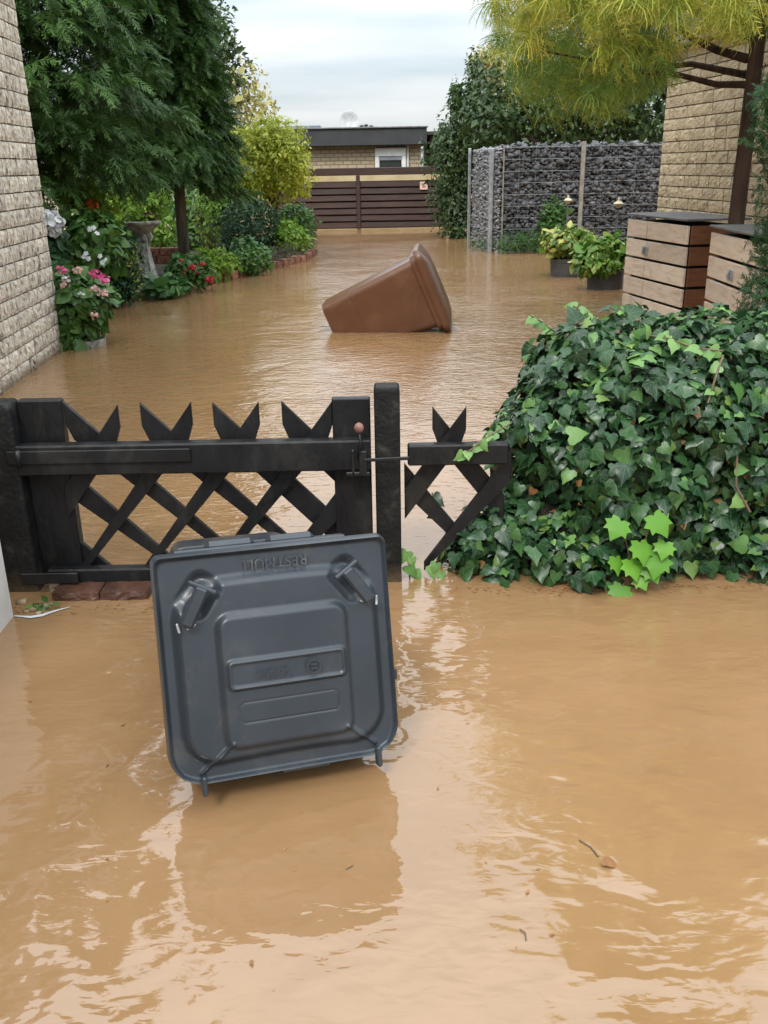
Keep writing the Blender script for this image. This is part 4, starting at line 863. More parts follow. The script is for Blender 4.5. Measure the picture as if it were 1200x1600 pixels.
bowl = MB().lathe([(.06, rim - .19), (.12, rim - .17), (rb * .75, rim - .10), (rb * .93, rim - .055), (rb, rim - .045), (rb * 1.03, rim - .03), (rb * 1.03, rim - .005), (rb, rim), (rb * .93, rim), (rb * .85, rim - .03), (rb * .4, rim - .06)], (bx - .02, by, 0), 36); smooth_angle(bowl.build('bowl', 'stone_cast', bath), 40)
MB().box((bx, by, BZ - .01), (.36, .36, .07), .01).build('plinth', 'stone_cast', bath)
t_ = thing('bowl_plant', (bx - .02, by, rim - .03), 'small mixed plants growing in the bird bath bowl', 'plant')
leaf_cloud('foliage', [(bx - .1, by, rim + .04, .16, .12, .10), (bx + .1, by, rim + .03, .14, .12, .07)], 500, .06, 'lime_green', t_, oval_t); leaf_cloud('red_foliage', [(bx + .12, by - .03, rim + .05, .12, .1, .08)], 160, .05, 'wine_leaf', t_, small_t)

def bp(px, py, z=BZ + .03): g = ground(px, py, z); return g
# near pot with pink geranium
g = ground(122, 545); r = .20; py_ = g[1] + r; pxx = g[0]
ger = thing('pink_flower_pot', (pxx, py_, GZ), 'leafy plant with pink blossoms in a stone pot beside the left wall', 'potted plant')
smooth_angle(MB().lathe([(.15, GZ), (.17, -.1), (.2, .0), (.205, .06), (.18, .06), (.17, .02)], (pxx, py_, 0), 24).build('pot', 'stone_cast', ger), 40)
Yg = py_ - .05
leaf_cloud('foliage', [blob_at(118, 505, Yg, 70, 66), blob_at(125, 470, Yg, 90, 60), blob_at(105, 450, Yg + .1, 60, 60), blob_at(150, 462, Yg + .2, 60, 40), blob_at(112, 530, Yg - .1, 46, 40)], 2300, .088, 'mid_green', ger, oval_t, shell=.7, zmin=.0, droop=-.5)
for i in range(6): MB().tube([(pxx + random.uniform(-.08, .08), py_, .03), tuple(at_y(100 + i * 10, 460 - (i % 3) * 10, Yg))], [.012, .006], 5).build('stem', 'twig', ger)
for px, py, rr, mt in ((96, 421, .05, 'pink_petal'), (121, 423, .045, 'pale_pink_petal'), (150, 428, .055, 'pink_petal'), (164, 436, .06, 'pink_petal'), (101, 446, .05, 'pale_pink_petal'), (148, 452, .045, 'pale_pink_petal'), (162, 459, .05, 'pale_pink_petal'), (146, 492, .05, 'pale_pink_petal'), (103, 436, .04, 'white_petal'), (128, 461, .04, 'white_petal')):
    flower_head(at_y(px, py, Yg - .22), rr, mt, ger, n=20)
Yh = 9.2
hyd = shrub('white_hydrangea', 'white round hydrangea bloom leaning out past the house corner', 'hydrangea', (-3.75, Yh, -.1), [blob_at(78, 385, Yh, 40, 60), blob_at(84, 420, Yh, 40, 60)], 260, .11, 'box_green', tm=oval_t, zmin=-.05)
flower_head(at_y(80, 350, Yh - .1), .115, 'white_petal', hyd, n=70, flat=1.0)
Yw = 10.4
wf = shrub('white_flowering_plant', 'broad-leaved plant with clusters of white flowers under the dark conifer', 'plant', (-3.75, Yw, -.1), [blob_at(140, 362, Yw, 84, 56), blob_at(150, 395, Yw, 86, 60), blob_at(120, 410, Yw + .1, 70, 70)], 2000, .095, 'mid_green', tm=oval_t, shell=.8, zmin=-.05)
for px, py in ((146, 356), (152, 364), (140, 358), (134, 396), (138, 404), (131, 401), (156, 400), (164, 406), (160, 410)): single_flower(at_y(px, py, Yw - .40), .030, 'white_petal', wf)
Yo = 12.4
of = shrub('orange_flower_plant', 'light green plant with one orange bloom behind the white flowers', 'plant', (-4.0, Yo, .05), [blob_at(150, 325, Yo, 60, 70), blob_at(120, 300, Yo, 60, 50)], 420, .10, 'lime_green', tm=oval_t)
flower_head(at_y(144, 318, Yo - .3), .085, 'orange_petal', of, n=26, flat=.5)
t_ = shrub('dark_ivy_bush', 'dark leafy bush standing in front of the bird bath', 'bush', (-3.55, 11.55, -.1), [blob_at(190, 415, 11.5, 62, 100), blob_at(175, 385, 11.6, 60, 70), blob_at(182, 450, 11.4, 60, 50)], 3200, .06, 'box_green', zmin=-.05)
leaf_cloud('yellow_sprig', [blob_at(212, 420, 11.3, 14, 90), blob_at(172, 470, 10.9, 26, 26)], 120, .05, 'variegated', t_, small_t)
gg = bp(252, 456)
t_ = thing('hosta', (gg[0], gg[1] + .2, BZ), 'low broad-leaved hosta spilling over the edging by the bird bath', 'hosta')
leaf_cloud('foliage', [blob_at(250, 446, gg[1] + .1, 76, 26), blob_at(262, 438, gg[1] + .25, 50, 22)], 230, .13, 'hosta_green', t_, oval_t, shell=.8, up=.9, droop=-.1, zmin=.01, sizevar=.25)
gg = bp(305, 446)
t_ = thing('red_geranium', (gg[0], gg[1] + .15, BZ), 'red flowering geraniums at the bed edge right of the hosta', 'flowers')
leaf_cloud('foliage', [blob_at(298, 420, gg[1] + .2, 60, 44), blob_at(316, 430, gg[1] + .1, 40, 30), blob_at(280, 418, gg[1] + .4, 40, 36)], 900, .065, 'mid_green', t_, oval_t, zmin=.02)
for px, py, rr in ((300, 419, .058), (327, 437, .062), (316, 413, .04), (288, 424, .035), (283, 408, .03), (308, 426, .03)): flower_head(at_y(px, py, gg[1] - .05), rr, 'red_petal', t_, n=22, flat=.8)
PL = [  # name, label, base px, blobs(px,py,w,h), n, size, mat, template
 ('leafy_perennial', 'yellow-green perennial right behind the red geraniums', (345, 432), [(342, 412, 54, 40), (322, 404, 40, 30)], 900, .075, 'lime_green', small_t),
 ('leafy_perennial', 'fresh green perennial clump in the middle of the bed edge', (385, 424), [(372, 410, 50, 34), (398, 408, 50, 40)], 1000, .075, 'mid_green', small_t),
 ('lily_clump', 'taller pale-tipped plant in front of the clipped dark bush', (386, 412), [(384, 388, 44, 36), (395, 398, 44, 40)], 420, .11, 'hosta_green', oval_t),
 ('heather', 'greyish heather at the bed corner', (445, 412), [(437, 397, 56, 26), (455, 392, 40, 26)], 900, .05, 'heather', blade_t),
 ('lime_shrub', 'bright lime-green shrub at the far end of the bed edge', (458, 400), [(457, 374, 52, 42), (448, 362, 40, 34)], 1500, .07, 'lime_green', small_t),
 ('green_shrub', 'mid green shrub between the golden tree and the far fence', (470, 388), [(468, 345, 50, 46), (455, 338, 40, 34)], 1500, .075, 'mid_green', small_t),
 ('wine_shrub', 'small wine-red shrub at the back end of the bed', (488, 376), [(486, 348, 18, 40)], 260, .06, 'wine_leaf', small_t),
 ('silver_grass', 'grey-green tufted plant beside the lime shrub', (484, 392), [(482, 372, 26, 40)], 420, .10, 'grass_green', blade_t),
]
for nm, lb, (px, py), bl, n_, sz, mt, tm_ in PL:
    gg = bp(px, py); shrub(nm, lb, nm.split('_')[-1], (gg[0], gg[1] + .2, BZ), [blob_at(q[0], q[1], gg[1] + .15 + .15 * i, q[2], q[3]) for i, q in enumerate(bl)], n_, sz, mt, tm=tm_, stems=2, stem_r=.006, zmin=.03)
# clipped bush, twiggy shrub, golden tree, pale tree, background
gg = bp(390, 404); shrub('clipped_bush', 'dark rounded clipped bush under the golden tree', 'bush', (gg[0], gg[1] + .5, BZ), [blob_at(390, 355, gg[1] + .5, 88, 84), blob_at(376, 375, gg[1] + .4, 60, 50), blob_at(408, 352, gg[1] + .5, 52, 70)], 6500, .05, 'box_green', shell=.25, lump=.05, stems=3)
gg = bp(320, 404); tw = thing('twiggy_shrub', (gg[0], gg[1] + .5, BZ), 'half-bare twiggy shrub with sparse leaves between trunk and clipped bush', 'shrub')
for k in range(11):
    e = at_y(random.uniform(296, 352), random.uniform(288, 350), gg[1] + .5); MB().tube([(gg[0] + random.uniform(-.12, .12), gg[1] + .5, BZ), ((gg[0] + e[0]) / 2 + random.uniform(-.06, .06), gg[1] + .5 + random.uniform(-.15, .15), e[2] * .55), e], [.016, .011, .004], 5).build('stem', 'twig', tw)
leaf_cloud('foliage', [blob_at(322, 325, gg[1] + .5, 70, 80), blob_at(335, 370, gg[1] + .6, 60, 50)], 480, .07, 'lime_green', tw, small_t, shell=.9)
gy_ = 17.6
gb = at_y(437, 385, gy_)
broad_tree('golden_privet', 'round golden-leaved small tree overhanging the bed', (gb[0], gy_, BZ), [blob_at(425, 250, gy_, 110, 110), blob_at(455, 265, gy_ - .2, 60, 80), blob_at(395, 280, gy_ + .1, 70, 60), blob_at(425, 215, gy_, 70, 60), blob_at(380, 235, gy_ + .2, 60, 70)], 8500, .072, 'privet_gold', .05, tm=small_t, lump=.2)
broad_tree('pale_tree', 'thin pale yellow tree showing above the golden one', (-3.2, 20.5, BZ), [blob_at(382, 130, 20.5, 60, 70), blob_at(398, 165, 20.5, 50, 60), blob_at(415, 168, 20.4, 36, 30), blob_at(378, 190, 20.4, 60, 60)], 620, .085, 'pale_yellow_leaf', .05, tm=oval_t)
broad_tree('dark_tree', 'dark loosely leaved tree beside the conifer top', (-4.4, 21, BZ), [blob_at(350, 75, 20.5, 44, 70), blob_at(338, 40, 20.5, 40, 70), blob_at(355, 125, 20.6, 60, 80)], 1400, .10, 'dark_broadleaf', .07, tm=small_t, lump=.4)
shrub('light_shrub', 'light green shrub behind the bird bath', 'shrub', (-4.3, 17.5, BZ), [blob_at(195, 320, 17.5, 90, 70), blob_at(165, 300, 17.8, 60, 60), blob_at(232, 310, 17.5, 70, 60), blob_at(250, 365, 17.2, 50, 60), blob_at(205, 370, 17.4, 70, 70)], 4200, .10, 'lime_green', tm=small_t, shell=.8)
shrub('olive_shrub', 'olive-green shrub behind the twiggy shrub', 'shrub', (-3.2, 19, BZ), [blob_at(310, 330, 19, 90, 90), blob_at(350, 310, 19.2, 80, 60), blob_at(300, 375, 18.6, 70, 50)], 3200, .10, 'mid_green', tm=small_t, shell=.8)
for i, (x, lb) in enumerate(((-9.0, 'dark hedge section farthest left behind the conifers'), (-6.6, 'dark hedge section in the middle behind the conifers'), (-4.2, 'dark hedge section nearest the far fence behind the golden tree'))):
    shrub('background_hedge', lb, 'hedge', (x, 23, BZ), [(x - .6, 22.8, 1.5, .9, .7, 1.5), (x + .6, 22.8, 1.4, .9, .7, 1.6), (x, 22.7, 2.4, .9, .6, .8)], 3600, .15, 'dark_broadleaf', group='hedge behind the garden bed', stems=3, stem_r=.03, stem_mat='bark_grey')
shrub('dark_yew', 'black-green yew mass in the shade behind the house corner', 'yew', (-5.2, 12.6, BZ), [(-5.1, 12.6, .75, .55, .5, 1.0), (-5.7, 12.9, .9, .8, .6, 1.2)], 4200, .10, 'dark_conifer', tm=spray_t, shell=.5)
rw = at_y(256, 400, 15.8); lw_ = thing('low_red_wall', (rw[0], 15.8, BZ), 'low red brick wall stub beside the conifer trunk', 'wall')
for i in range(3):
    for j in range(2): inst('brick', ebm[(i + j) % 4], lw_, Matrix.Translation((rw[0] - .24 + i * .24 + (j % 2) * .06, 15.8, BZ + .09 + j * .125)))

# ------------------------------------------------------------------ gate, posts and lattice fence
YG = float(ground(606, 905)[1])
def GP(px, py, Y=None): a = at_y(px, py, Y or YG); return a[0], a[2]
gate_x0, gate_x1 = GP(64, 780)[0] - .10, GP(550, 700)[0]
gate = thing('lattice_gate', (GP(310, 900)[0], YG, 0), 'black lattice garden gate with pointed crossed slats', 'gate')
def upright(name, px0, px1, pyt, zbot, dy, th, mat, parent, bev=.004, pyref=760):
    x0, x1 = GP(px0, pyref, YG + dy)[0], GP(px1, pyref, YG + dy)[0]; zt_ = GP((px0 + px1) / 2, pyt, YG + dy)[1]
    return MB().box(((x0 + x1) / 2, YG + dy + th / 2, (zt_ + zbot) / 2), (x1 - x0, th, zt_ - zbot), bev).build(name, mat, parent), (x0, x1, zt_)
st1, s1 = upright('stile', 46, 112, 626, .04, .012, .05, 'black_wood', gate)
st2, s2 = upright('stile', 523, 581, 623, .04, .0, .045, 'black_wood', gate)
# rails
zr1_ = GP(300, 692, YG - .05)[1]; zr0_ = GP(300, 739, YG - .05)[1]; xa = GP(34, 712)[0]
MB().box(((xa + s2[1]) / 2, YG - .031, (zr0_ + zr1_) / 2), (s2[1] - xa, .058, zr1_ - zr0_), .006).build('top_rail', 'black_wood', gate)
MB().box(((xa + s2[1]) / 2 + .02, YG - .02, .055), (s2[1] - xa - .04, .05, .06), .006).build('bottom_rail', 'black_wood', gate)
hs = MB(); x2 = GP(300, 715)[0]; zc_ = GP(150, 714, YG - .07)[1]
hs.box(((xa - .02 + x2) / 2, YG - .066, zc_), (x2 - xa + .04, .010, .052), .003); hs.build('hinge_strap', 'black_wood', gate)
MB().box((xa + .06, YG - .066, .06), (.22, .010, .045), .003).build('hinge_strap', 'iron', gate)
SW = .122                                      # vertical extent of a slat cut upright
def slat(tip, sgn, ang, dy, parent, zend, clip0, clip1, mat='black_wood', th=.02):
    """slat running down from its tip; sgn -1 leans down to the left, +1 down to the right"""
    xt, zt_ = tip; tn = math.tan(math.radians(ang)); xb = xt + sgn * (zt_ - zend) / tn; zb_ = zend
    def zline(x): return zt_ - abs(x - xt) * tn
    if xt > clip1: xt2 = clip1; zt2 = zline(xt2)
    elif xt < clip0: xt2 = clip0; zt2 = zline(xt2)
    else: xt2, zt2 = xt, zt_
    if xb < clip0: xb = clip0; zb_ = zline(xb)
    if xb > clip1: xb = clip1; zb_ = zline(xb)
    if zt2 <= zend + .02 or abs(xb - xt2) < .03: return
    low_ = lambda z: max(z - SW, .015)
    poly = [(xt2, zt2), (xb, zb_), (xb, low_(zb_)), (xt2, zt2 - SW)]
    if xt2 == xt: poly = poly[:3] + [(xt2 + sgn * .022, zline(xt2 + sgn * .022) - SW), (xt2, zt2 - .088)]
    if sgn < 0: poly = poly[::-1]
    MB().prism(poly, Matrix.Translation((0, YG + dy, 0)), th, .005).build('slat', mat, parent)
A_F, A_B = 53.0, 46.0
clipL, clipR = s1[1] - .03, s2[0] + .03
for px, py in ((182, 634), (297, 629), (403, 629), (518, 629), (632, 629), (748, 629), (862, 629)):
    slat(GP(px, py, YG + .0), -1, A_F, .002, gate, .05, clipL, clipR)
for px, py in ((-138, 629), (-18, 629), (97, 628), (217, 630), (331, 630), (439, 628)):
    slat(GP(px, py, YG + .025), 1, A_B, .0245, gate, .05, clipL, clipR)
# latch: knob on a stem, lock box and bolt bar
kx, kz = GP(561, 668, YG - .07); m = MB(); m.lathe([(.004, -.02), (.014, -.013), (.019, 0), (.014, .013), (.004, .0195)], (kx, YG - .075, kz), 16); smooth_angle(m.build('latch_knob', 'rust_ball', gate), 80)
lx, lz = GP(558, 722, YG - .06)
MB().tube([(kx, YG - .075, kz - .018), (kx + .004, YG - .077, kz - .06), (lx + .004, YG - .07, lz + .015)], .005, 8).build('latch_stem', 'iron', gate, True)
MB().box((lx - .015, YG - .065, lz), (.012, .014, .10), .003).box((lx + .022, YG - .065, lz), (.03, .016, .09), .003).box((lx + .002, YG - .066, lz - .045), (.09, .012, .016), .003).build('latch_box', 'iron', gate)
bxx, bzz = GP(608, 716, YG - .06); MB().box((bxx - .01, YG - .072, bzz), (.17, .008, .013), .002, Matrix.Rotation(-.03, 3, 'Y')).build('latch_bar', 'iron', gate)

post = thing('gate_post', (GP(606, 800)[0], YG, GZ), 'black square gate post with rounded top beside the latch', 'post', 'gate posts')
px0, px1 = GP(584, 620)[0], GP(624.5, 620)[0]; zt_ = GP(604, 600, YG + .03)[1]; hw = (px1 - px0) / 2; cxp = (px0 + px1) / 2
rings = []
for z, s_ in ((GZ, 1), (zt_ - .022, 1), (zt_ - .012, .985), (zt_ - .004, .93), (zt_, .83)): rings.append([(cxp + x * s_, YG + .02 + y * s_, z) for x, y in rrect(hw, hw, .008, 3)])
smooth_angle(MB().loft(rings).build('shaft', 'mossy_black_wood', post), 30)
post = thing('gate_post', (GP(14, 800)[0], YG, GZ), 'weathered black gate post on the hinge side at the left edge', 'post', 'gate posts')
lx0, lx1 = GP(-40, 760)[0], GP(46, 760)[0]; lzt = GP(14, 627, YG)[1]; rings = []; cxp = (lx0 + lx1) / 2; hw = (lx1 - lx0) / 2 - .004
for z, s_ in ((GZ, 1), (lzt - .03, 1), (lzt - .012, .97), (lzt, .88)): rings.append([(cxp + x * s_, YG + .0 + y * s_, z) for x, y in rrect(hw, .06, .015, 4)])
smooth_angle(MB().loft(rings).build('shaft', 'mossy_black_wood', post), 30)
xh = GP(40, 715)[0]; MB().tube([(xh, YG - .068, zc_ - .03), (xh, YG - .068, zc_ + .03)], .012, 10).build('hinge_pin', 'iron', post, True)

# short lattice panel right of the post
pan = thing('lattice_fence', (GP(700, 850)[0], YG + .03, 0), 'short black lattice fence panel disappearing into the ivy', 'fence panel')
YP = .04
ra = GP(637, 700, YG + YP - .05); rbz = GP(780, 708, YG + YP - .05); xr1 = GP(792, 700, YG + YP)[0]
zt0 = GP(640, 697, YG + YP - .05)[1]; zb_ = GP(640, 727, YG + YP - .05)[1]
MB().box(((ra[0] + xr1) / 2, YG + YP - .03, (zt0 + zb_) / 2 + .0), (xr1 - ra[0], .05, zt0 - zb_ + .005), .006).build('rail', 'black_wood', pan)
cl0, cl1 = ra[0] - .012, xr1
for px, py in ((729, 637), (850, 640)): slat(GP(px, py, YG + YP), -1, A_F + 1, YP, pan, .05, cl0, cl1 + .02)
for px, py in ((560, 640), (676, 637), (800, 640)): slat(GP(px, py, YG + YP + .02), 1, A_B + 6, YP + .023, pan, .06, cl0, cl1)

# brick sill, pebbles and debris under the gate, white cabinet at the left edge
q0, q1 = ground(78, 943), ground(230, 940)
wbm = [brick_mesh(.22, .12, 90 + k, 'wet_brick', .006, .11) for k in range(2)]
sill = thing('brick_sill', ((q0[0] + q1[0]) / 2, q0[1] + .04, 0), 'wet red brick sill just above the water under the gate', 'sill')
for i in range(2):
    M_ = Matrix.Diagonal((.86, 1, .45, 1)); x0 = q0[0] + (q1[0] - q0[0]) * (i + .5) / 2; mt = Matrix.Translation((x0, q0[1] + .03, -.002)) @ Matrix.Rotation(.02 * (i - .5), 4, 'Z') @ Matrix.Diagonal(((abs(q1[0] - q0[0]) / 2 - .006) / .22, 1, .55, 1))
    inst('brick', wbm[i], sill, mt)
rgd = random.Random(5); plabels = ['largest pale pebble in the debris by the hinge post', 'small round pebble beside the hinge post foot', 'flat ochre pebble in the debris under the gate', 'tiny brown pebble at the water edge by the hinge post', 'grey-brown pebble nearest the brick sill', 'yellowish pebble nearest the white cabinet']
for i, (px, py, s_) in enumerate(((70, 948, .035), (34, 941, .03), (52, 952, .026), (60, 958, .016), (80, 944, .02), (42, 955, .02))):
    g = ground(px, py, .005); tv, tf = st_t[i]; tag(mesh_obj('pebble', tv * np.array([1.2, 1, .7]) * s_ + g, tf, 'pebble'), plabels[i], 'pebble', 'pebbles under the gate')
fm = MB(); pts = [(22, 962), (48, 964), (66, 961), (84, 955), (110, 948)]
V = []; 
for px, py in pts: hw_ = 1.5 * math.sin((px - 12) / 98 * math.pi * .9 + .2) ** 2 + .3; a = ground(px, py - hw_, .004); b = ground(px, py + hw_, .004); V += [tuple(a), tuple(b)]
tag(mesh_obj('foam_streak', V, [(2 * i, 2 * i + 1, 2 * i + 3, 2 * i + 2) for i in range(len(pts) - 1)], 'dirty_white'), 'thin white foam streak by the hinge post debris', 'foam')
t_ = thing('debris_plant', ground(62, 944, .01), 'scrap of green leaves lying in the debris under the gate', 'leaves')
leaf_cloud('foliage', [(*ground(62, 944, .02), .05, .02, .012)], 16, .028, 'mid_green', t_, oval_t, zmin=.003)
wc0 = ground(22, 962); wc = thing('white_cabinet', (wc0[0] - .2, wc0[1] - .5, GZ), 'white painted panel edge standing in the water at the left border', 'panel')
MB().box((wc0[0] - .02, wc0[1] - .55, .14), (.04, 1.1, 1.08), .006).build('panel', 'white_paint', wc)
MB().box((wc0[0] - .021, wc0[1] - .55, .69), (.055, 1.12, .02), .004).build('cap', 'galvanised', wc)
MB().box((wc0[0] - .06, wc0[1] - .3, .14), (.038, .06, 1.06), .004).build('batten', 'white_paint', wc)

# ------------------------------------------------------------------ ivy hedge
ivy = thing('ivy_hedge', (1.45, 3.75, GZ), 'dense dark green ivy hedge growing beside the lattice panel', 'ivy hedge')
def sdf(P):
    c = np.array([1.73, 3.74, .26]); h = np.array([1.24, .45, .69]); r = .42
    Pq = P.copy(); Pq[:, 2] = P[:, 2] + .13 * np.clip(1.10 - P[:, 0], 0, 1) ** 1.4 * np.clip(P[:, 2] / .6, 0, 1)
    q = np.abs(Pq - c) - (h - r); d1 = np.linalg.norm(np.maximum(q, 0), axis=-1) + np.minimum(q.max(-1), 0) - r
    e = (P - np.array([.70, 3.52, .03])) / np.array([.44, .28, .24]); d2 = (np.linalg.norm(e, axis=-1) - 1) * .3
    k = .08; hh = np.clip(.5 + .5 * (d2 - d1) / k, 0, 1); d = d2 * (1 - hh) + d1 * hh - k * hh * (1 - hh)
    lump = .045 * np.sin(P[:, 0] * 9 + P[:, 2] * 5) * np.sin(P[:, 2] * 8 + P[:, 1] * 6 + 1) + .032 * np.sin(P[:, 0] * 19 + 2) * np.sin(P[:, 2] * 17 + P[:, 1] * 11)
    return d - lump
def grad(P, e=.01): return unit(np.stack([sdf(P + np.eye(3)[k] * e) - sdf(P - np.eye(3)[k] * e) for k in range(3)], -1))
# woody core under the leaves
th_ = np.linspace(0, 2 * math.pi, 72, endpoint=False); rows_ = []
for ph in np.linspace(-.5 * math.pi, .5 * math.pi, 40):
    dr = np.stack([np.cos(th_) * math.cos(ph), np.sin(th_) * math.cos(ph), np.full(72, math.sin(ph))], -1); lo = np.zeros(72); hi = np.full(72, 2.0); c_ = np.array([1.5, 3.74, .3])
    for _ in range(22):
        md = (lo + hi) / 2; s_ = sdf(c_ + dr * md[:, None]) + .10; lo = np.where(s_ < 0, md, lo); hi = np.where(s_ < 0, hi, md)
    rows_.append([tuple(v) for v in (c_ + dr * lo[:, None])])
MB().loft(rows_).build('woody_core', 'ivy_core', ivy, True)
C_ = RNG.uniform([.1, 3.1, -.02], [2.45, 4.25, 1.1], (170000, 3)); s_ = sdf(C_); k = (s_ > -.085) & (s_ < .026); C_ = C_[k][:11500]; s_ = s_[k][:11500]; N_ = grad(C_)
vd = unit(CAM - C_); k = (np.sum(N_ * vd, -1) > -.45); C_, s_, N_ = C_[k], s_[k], N_[k]; n = len(C_)
flat_top = np.clip(N_[:, 2:3], 0, 1)
nr = unit(N_ + np.array([0, 0, .40]) + RNG.normal(size=(n, 3)) * .46); tp = np.array([0, 0, -1.0]) * (1 - flat_top) + N_ * .25 + np.array([0, -.7, 0]) * flat_top + RNG.normal(size=(n, 3)) * .55
sc = np.minimum(.042 * np.exp(RNG.normal(size=n) * .36), .076); Rr = frames(nr, tp)
pr = proj(C_); score = sc / pr[:, 2] * np.clip(np.sum(nr * vd[k], -1), 0, 1) * (s_ > -.03) * (pr[:, 0] < 1190) * (pr[:, 0] > 640)
young = (RNG.random(n) < .03 + .15 * (N_[:, 2] > .55)) & (s_ > -.02)
big = np.argsort(-score)[:300]; isb = np.zeros(n, bool); isb[big] = True
ivm = {mt: [raw_mesh('leaf', tv, tf, mt, True, {'luv': tv, 'rnd': np.zeros(len(tv))}) for tv, tf in ivy_t] for mt in ('ivy_leaf', 'ivy_young')}
for i in big:
    M_ = Matrix([list(r) for r in (Rr[i] * sc[i])]).to_4x4(); M_.translation = Vector(C_[i] + N_[i] * .012); inst('leaf', ivm['ivy_young' if young[i] else 'ivy_leaf'][int(RNG.integers(0, 4))], ivy, M_)
for nm, sel, mt in (('foliage', ~isb & ~young, 'ivy_leaf'), ('young_foliage', ~isb & young, 'ivy_young')):
    Vv, Ff, at = scatter(ivy_t, C_[sel], Rr[sel], sc[sel] * (.85 if mt == 'ivy_young' else 1)); o = mesh_obj(nm, Vv, Ff, mt, ivy, True, at); o['kind'] = 'stuff'
# dead leaves and bare stems deep in the hedge
dk = np.where((s_ < -.05) & (C_[:, 1] < 3.6))[0][:70]; dm = [raw_mesh('dead_leaf', tv, tf, 'dead_leaf', True) for tv, tf in ivy_t]
for i in dk[:46]:
    M_ = Matrix([list(r) for r in (Rr[i] * sc[i] * .8)]).to_4x4(); M_.translation = Vector(C_[i] + N_[i] * .05); inst('dead_leaf', random.choice(dm), ivy, M_)
def ivy_strand(pts, nleaf, size, mt='ivy_young', r=.003, name='runner'):
    pts = np.array(pts, float); MB().tube(pts, r, 5).build(name, 'twig', ivy)
    P_ = []; D_ = []
    for k in range(nleaf):
        u_ = (k + .5) / nleaf * (len(pts) - 1); i = int(u_); p = pts[i] + (pts[i + 1] - pts[i]) * (u_ - i); P_.append(p); D_.append(np.array([random.uniform(-1, 1), -.4, random.uniform(-.6, .6)]))
    for p, d in zip(P_, D_):
        R1 = frames(np.array([[random.gauss(0, .4), -.8, .6 + random.gauss(0, .3)]]), d[None])[0]; M_ = Matrix([list(r_) for r_ in (R1 * size * random.uniform(.7, 1.25))]).to_4x4(); M_.translation = Vector(p); inst('leaf', random.choice(ivm[mt]), ivy, M_)
yv = YG - .02
ivy_strand([at_y(800, 660, yv + .15), at_y(765, 680, yv + .02), at_y(735, 703, yv - .01), at_y(712, 716, yv - .01)], 9, .042)
ivy_strand([at_y(850, 545, 3.75), at_y(870, 522, 3.75), at_y(850, 505, 3.75), at_y(828, 492, 3.72)], 5, .04)
ivy_strand([at_y(930, 510, 3.9), at_y(915, 492, 3.9), at_y(896, 478, 3.88)], 6, .045)
ivy_strand([at_y(985, 520, 3.7), at_y(1040, 528, 3.5), at_y(1090, 545, 3.4), at_y(1130, 548, 3.38)], 8, .05)
ivy_strand([at_y(1130, 555, 3.36), at_y(1118, 590, 3.3), at_y(1106, 630, 3.27)], 2, .05, r=.004)
ivy_strand([at_y(1152, 700, 3.26), at_y(1150, 760, 3.24), at_y(1172, 800, 3.24)], 2, .05, r=.005)
ivy_strand([at_y(675, 770, YG + .1), at_y(682, 790, YG + .1), at_y(686, 808, YG + .1)], 3, .05, 'ivy_leaf')
sprig = thing('ivy_sprig', ground(645, 905), 'small bright ivy sprig at the foot of the latch post', 'ivy sprig')
for px, py in ((636, 862), (644, 872), (638, 884), (648, 893), (676, 886), (690, 893), (682, 880)):
    p = at_y(px, py, YG + .0); R1 = frames(np.array([[random.gauss(0, .3), -1, .4]]), np.array([[random.uniform(-.5, .5), 0, -.6]]))[0]; M_ = Matrix([list(r_) for r_ in (R1 * random.uniform(.04, .06))]).to_4x4(); M_.translation = Vector(p); inst('leaf', random.choice(ivm['ivy_young']), sprig, M_)
    MB().tube([tuple(p), (p[0] + .01, p[1] + .01, -.02)], .0025, 4).build('stem', 'twig', sprig)
mpl = thing('maple_seedling', ground(990, 925), 'bright green lobed-leaf seedling in front of the ivy at the waterline', 'seedling')
mpm = [raw_mesh('leaf', tv, tf, 'maple_leaf', True, {'luv': tv, 'rnd': np.zeros(len(tv))}) for tv, tf in maple_t]
for px, py, s_ in ((970, 828, .085), (1022, 820, .095), (1000, 862, .09), (1028, 880, .10), (985, 890, .085), (1015, 898, .075), (962, 886, .07), (972, 930, .08), (1040, 862, .07), (998, 915, .06)):
    p = at_y(px, py - 14, 3.17); R1 = frames(np.array([[random.gauss(0, .35), -.8, .75]]), np.array([[random.gauss(0, .6), -.5, -.9]]))[0]; M_ = Matrix([list(r_) for r_ in (R1 * s_)]).to_4x4(); M_.translation = Vector(p); inst('leaf', random.choice(mpm), mpl, M_)
    b_ = ground(995, 918); MB().tube([tuple(p), tuple((p + b_) / 2 + np.array([0, .03, .02])), (b_[0], b_[1], -.03)], .003, 5).build('stem', 'twig', mpl)

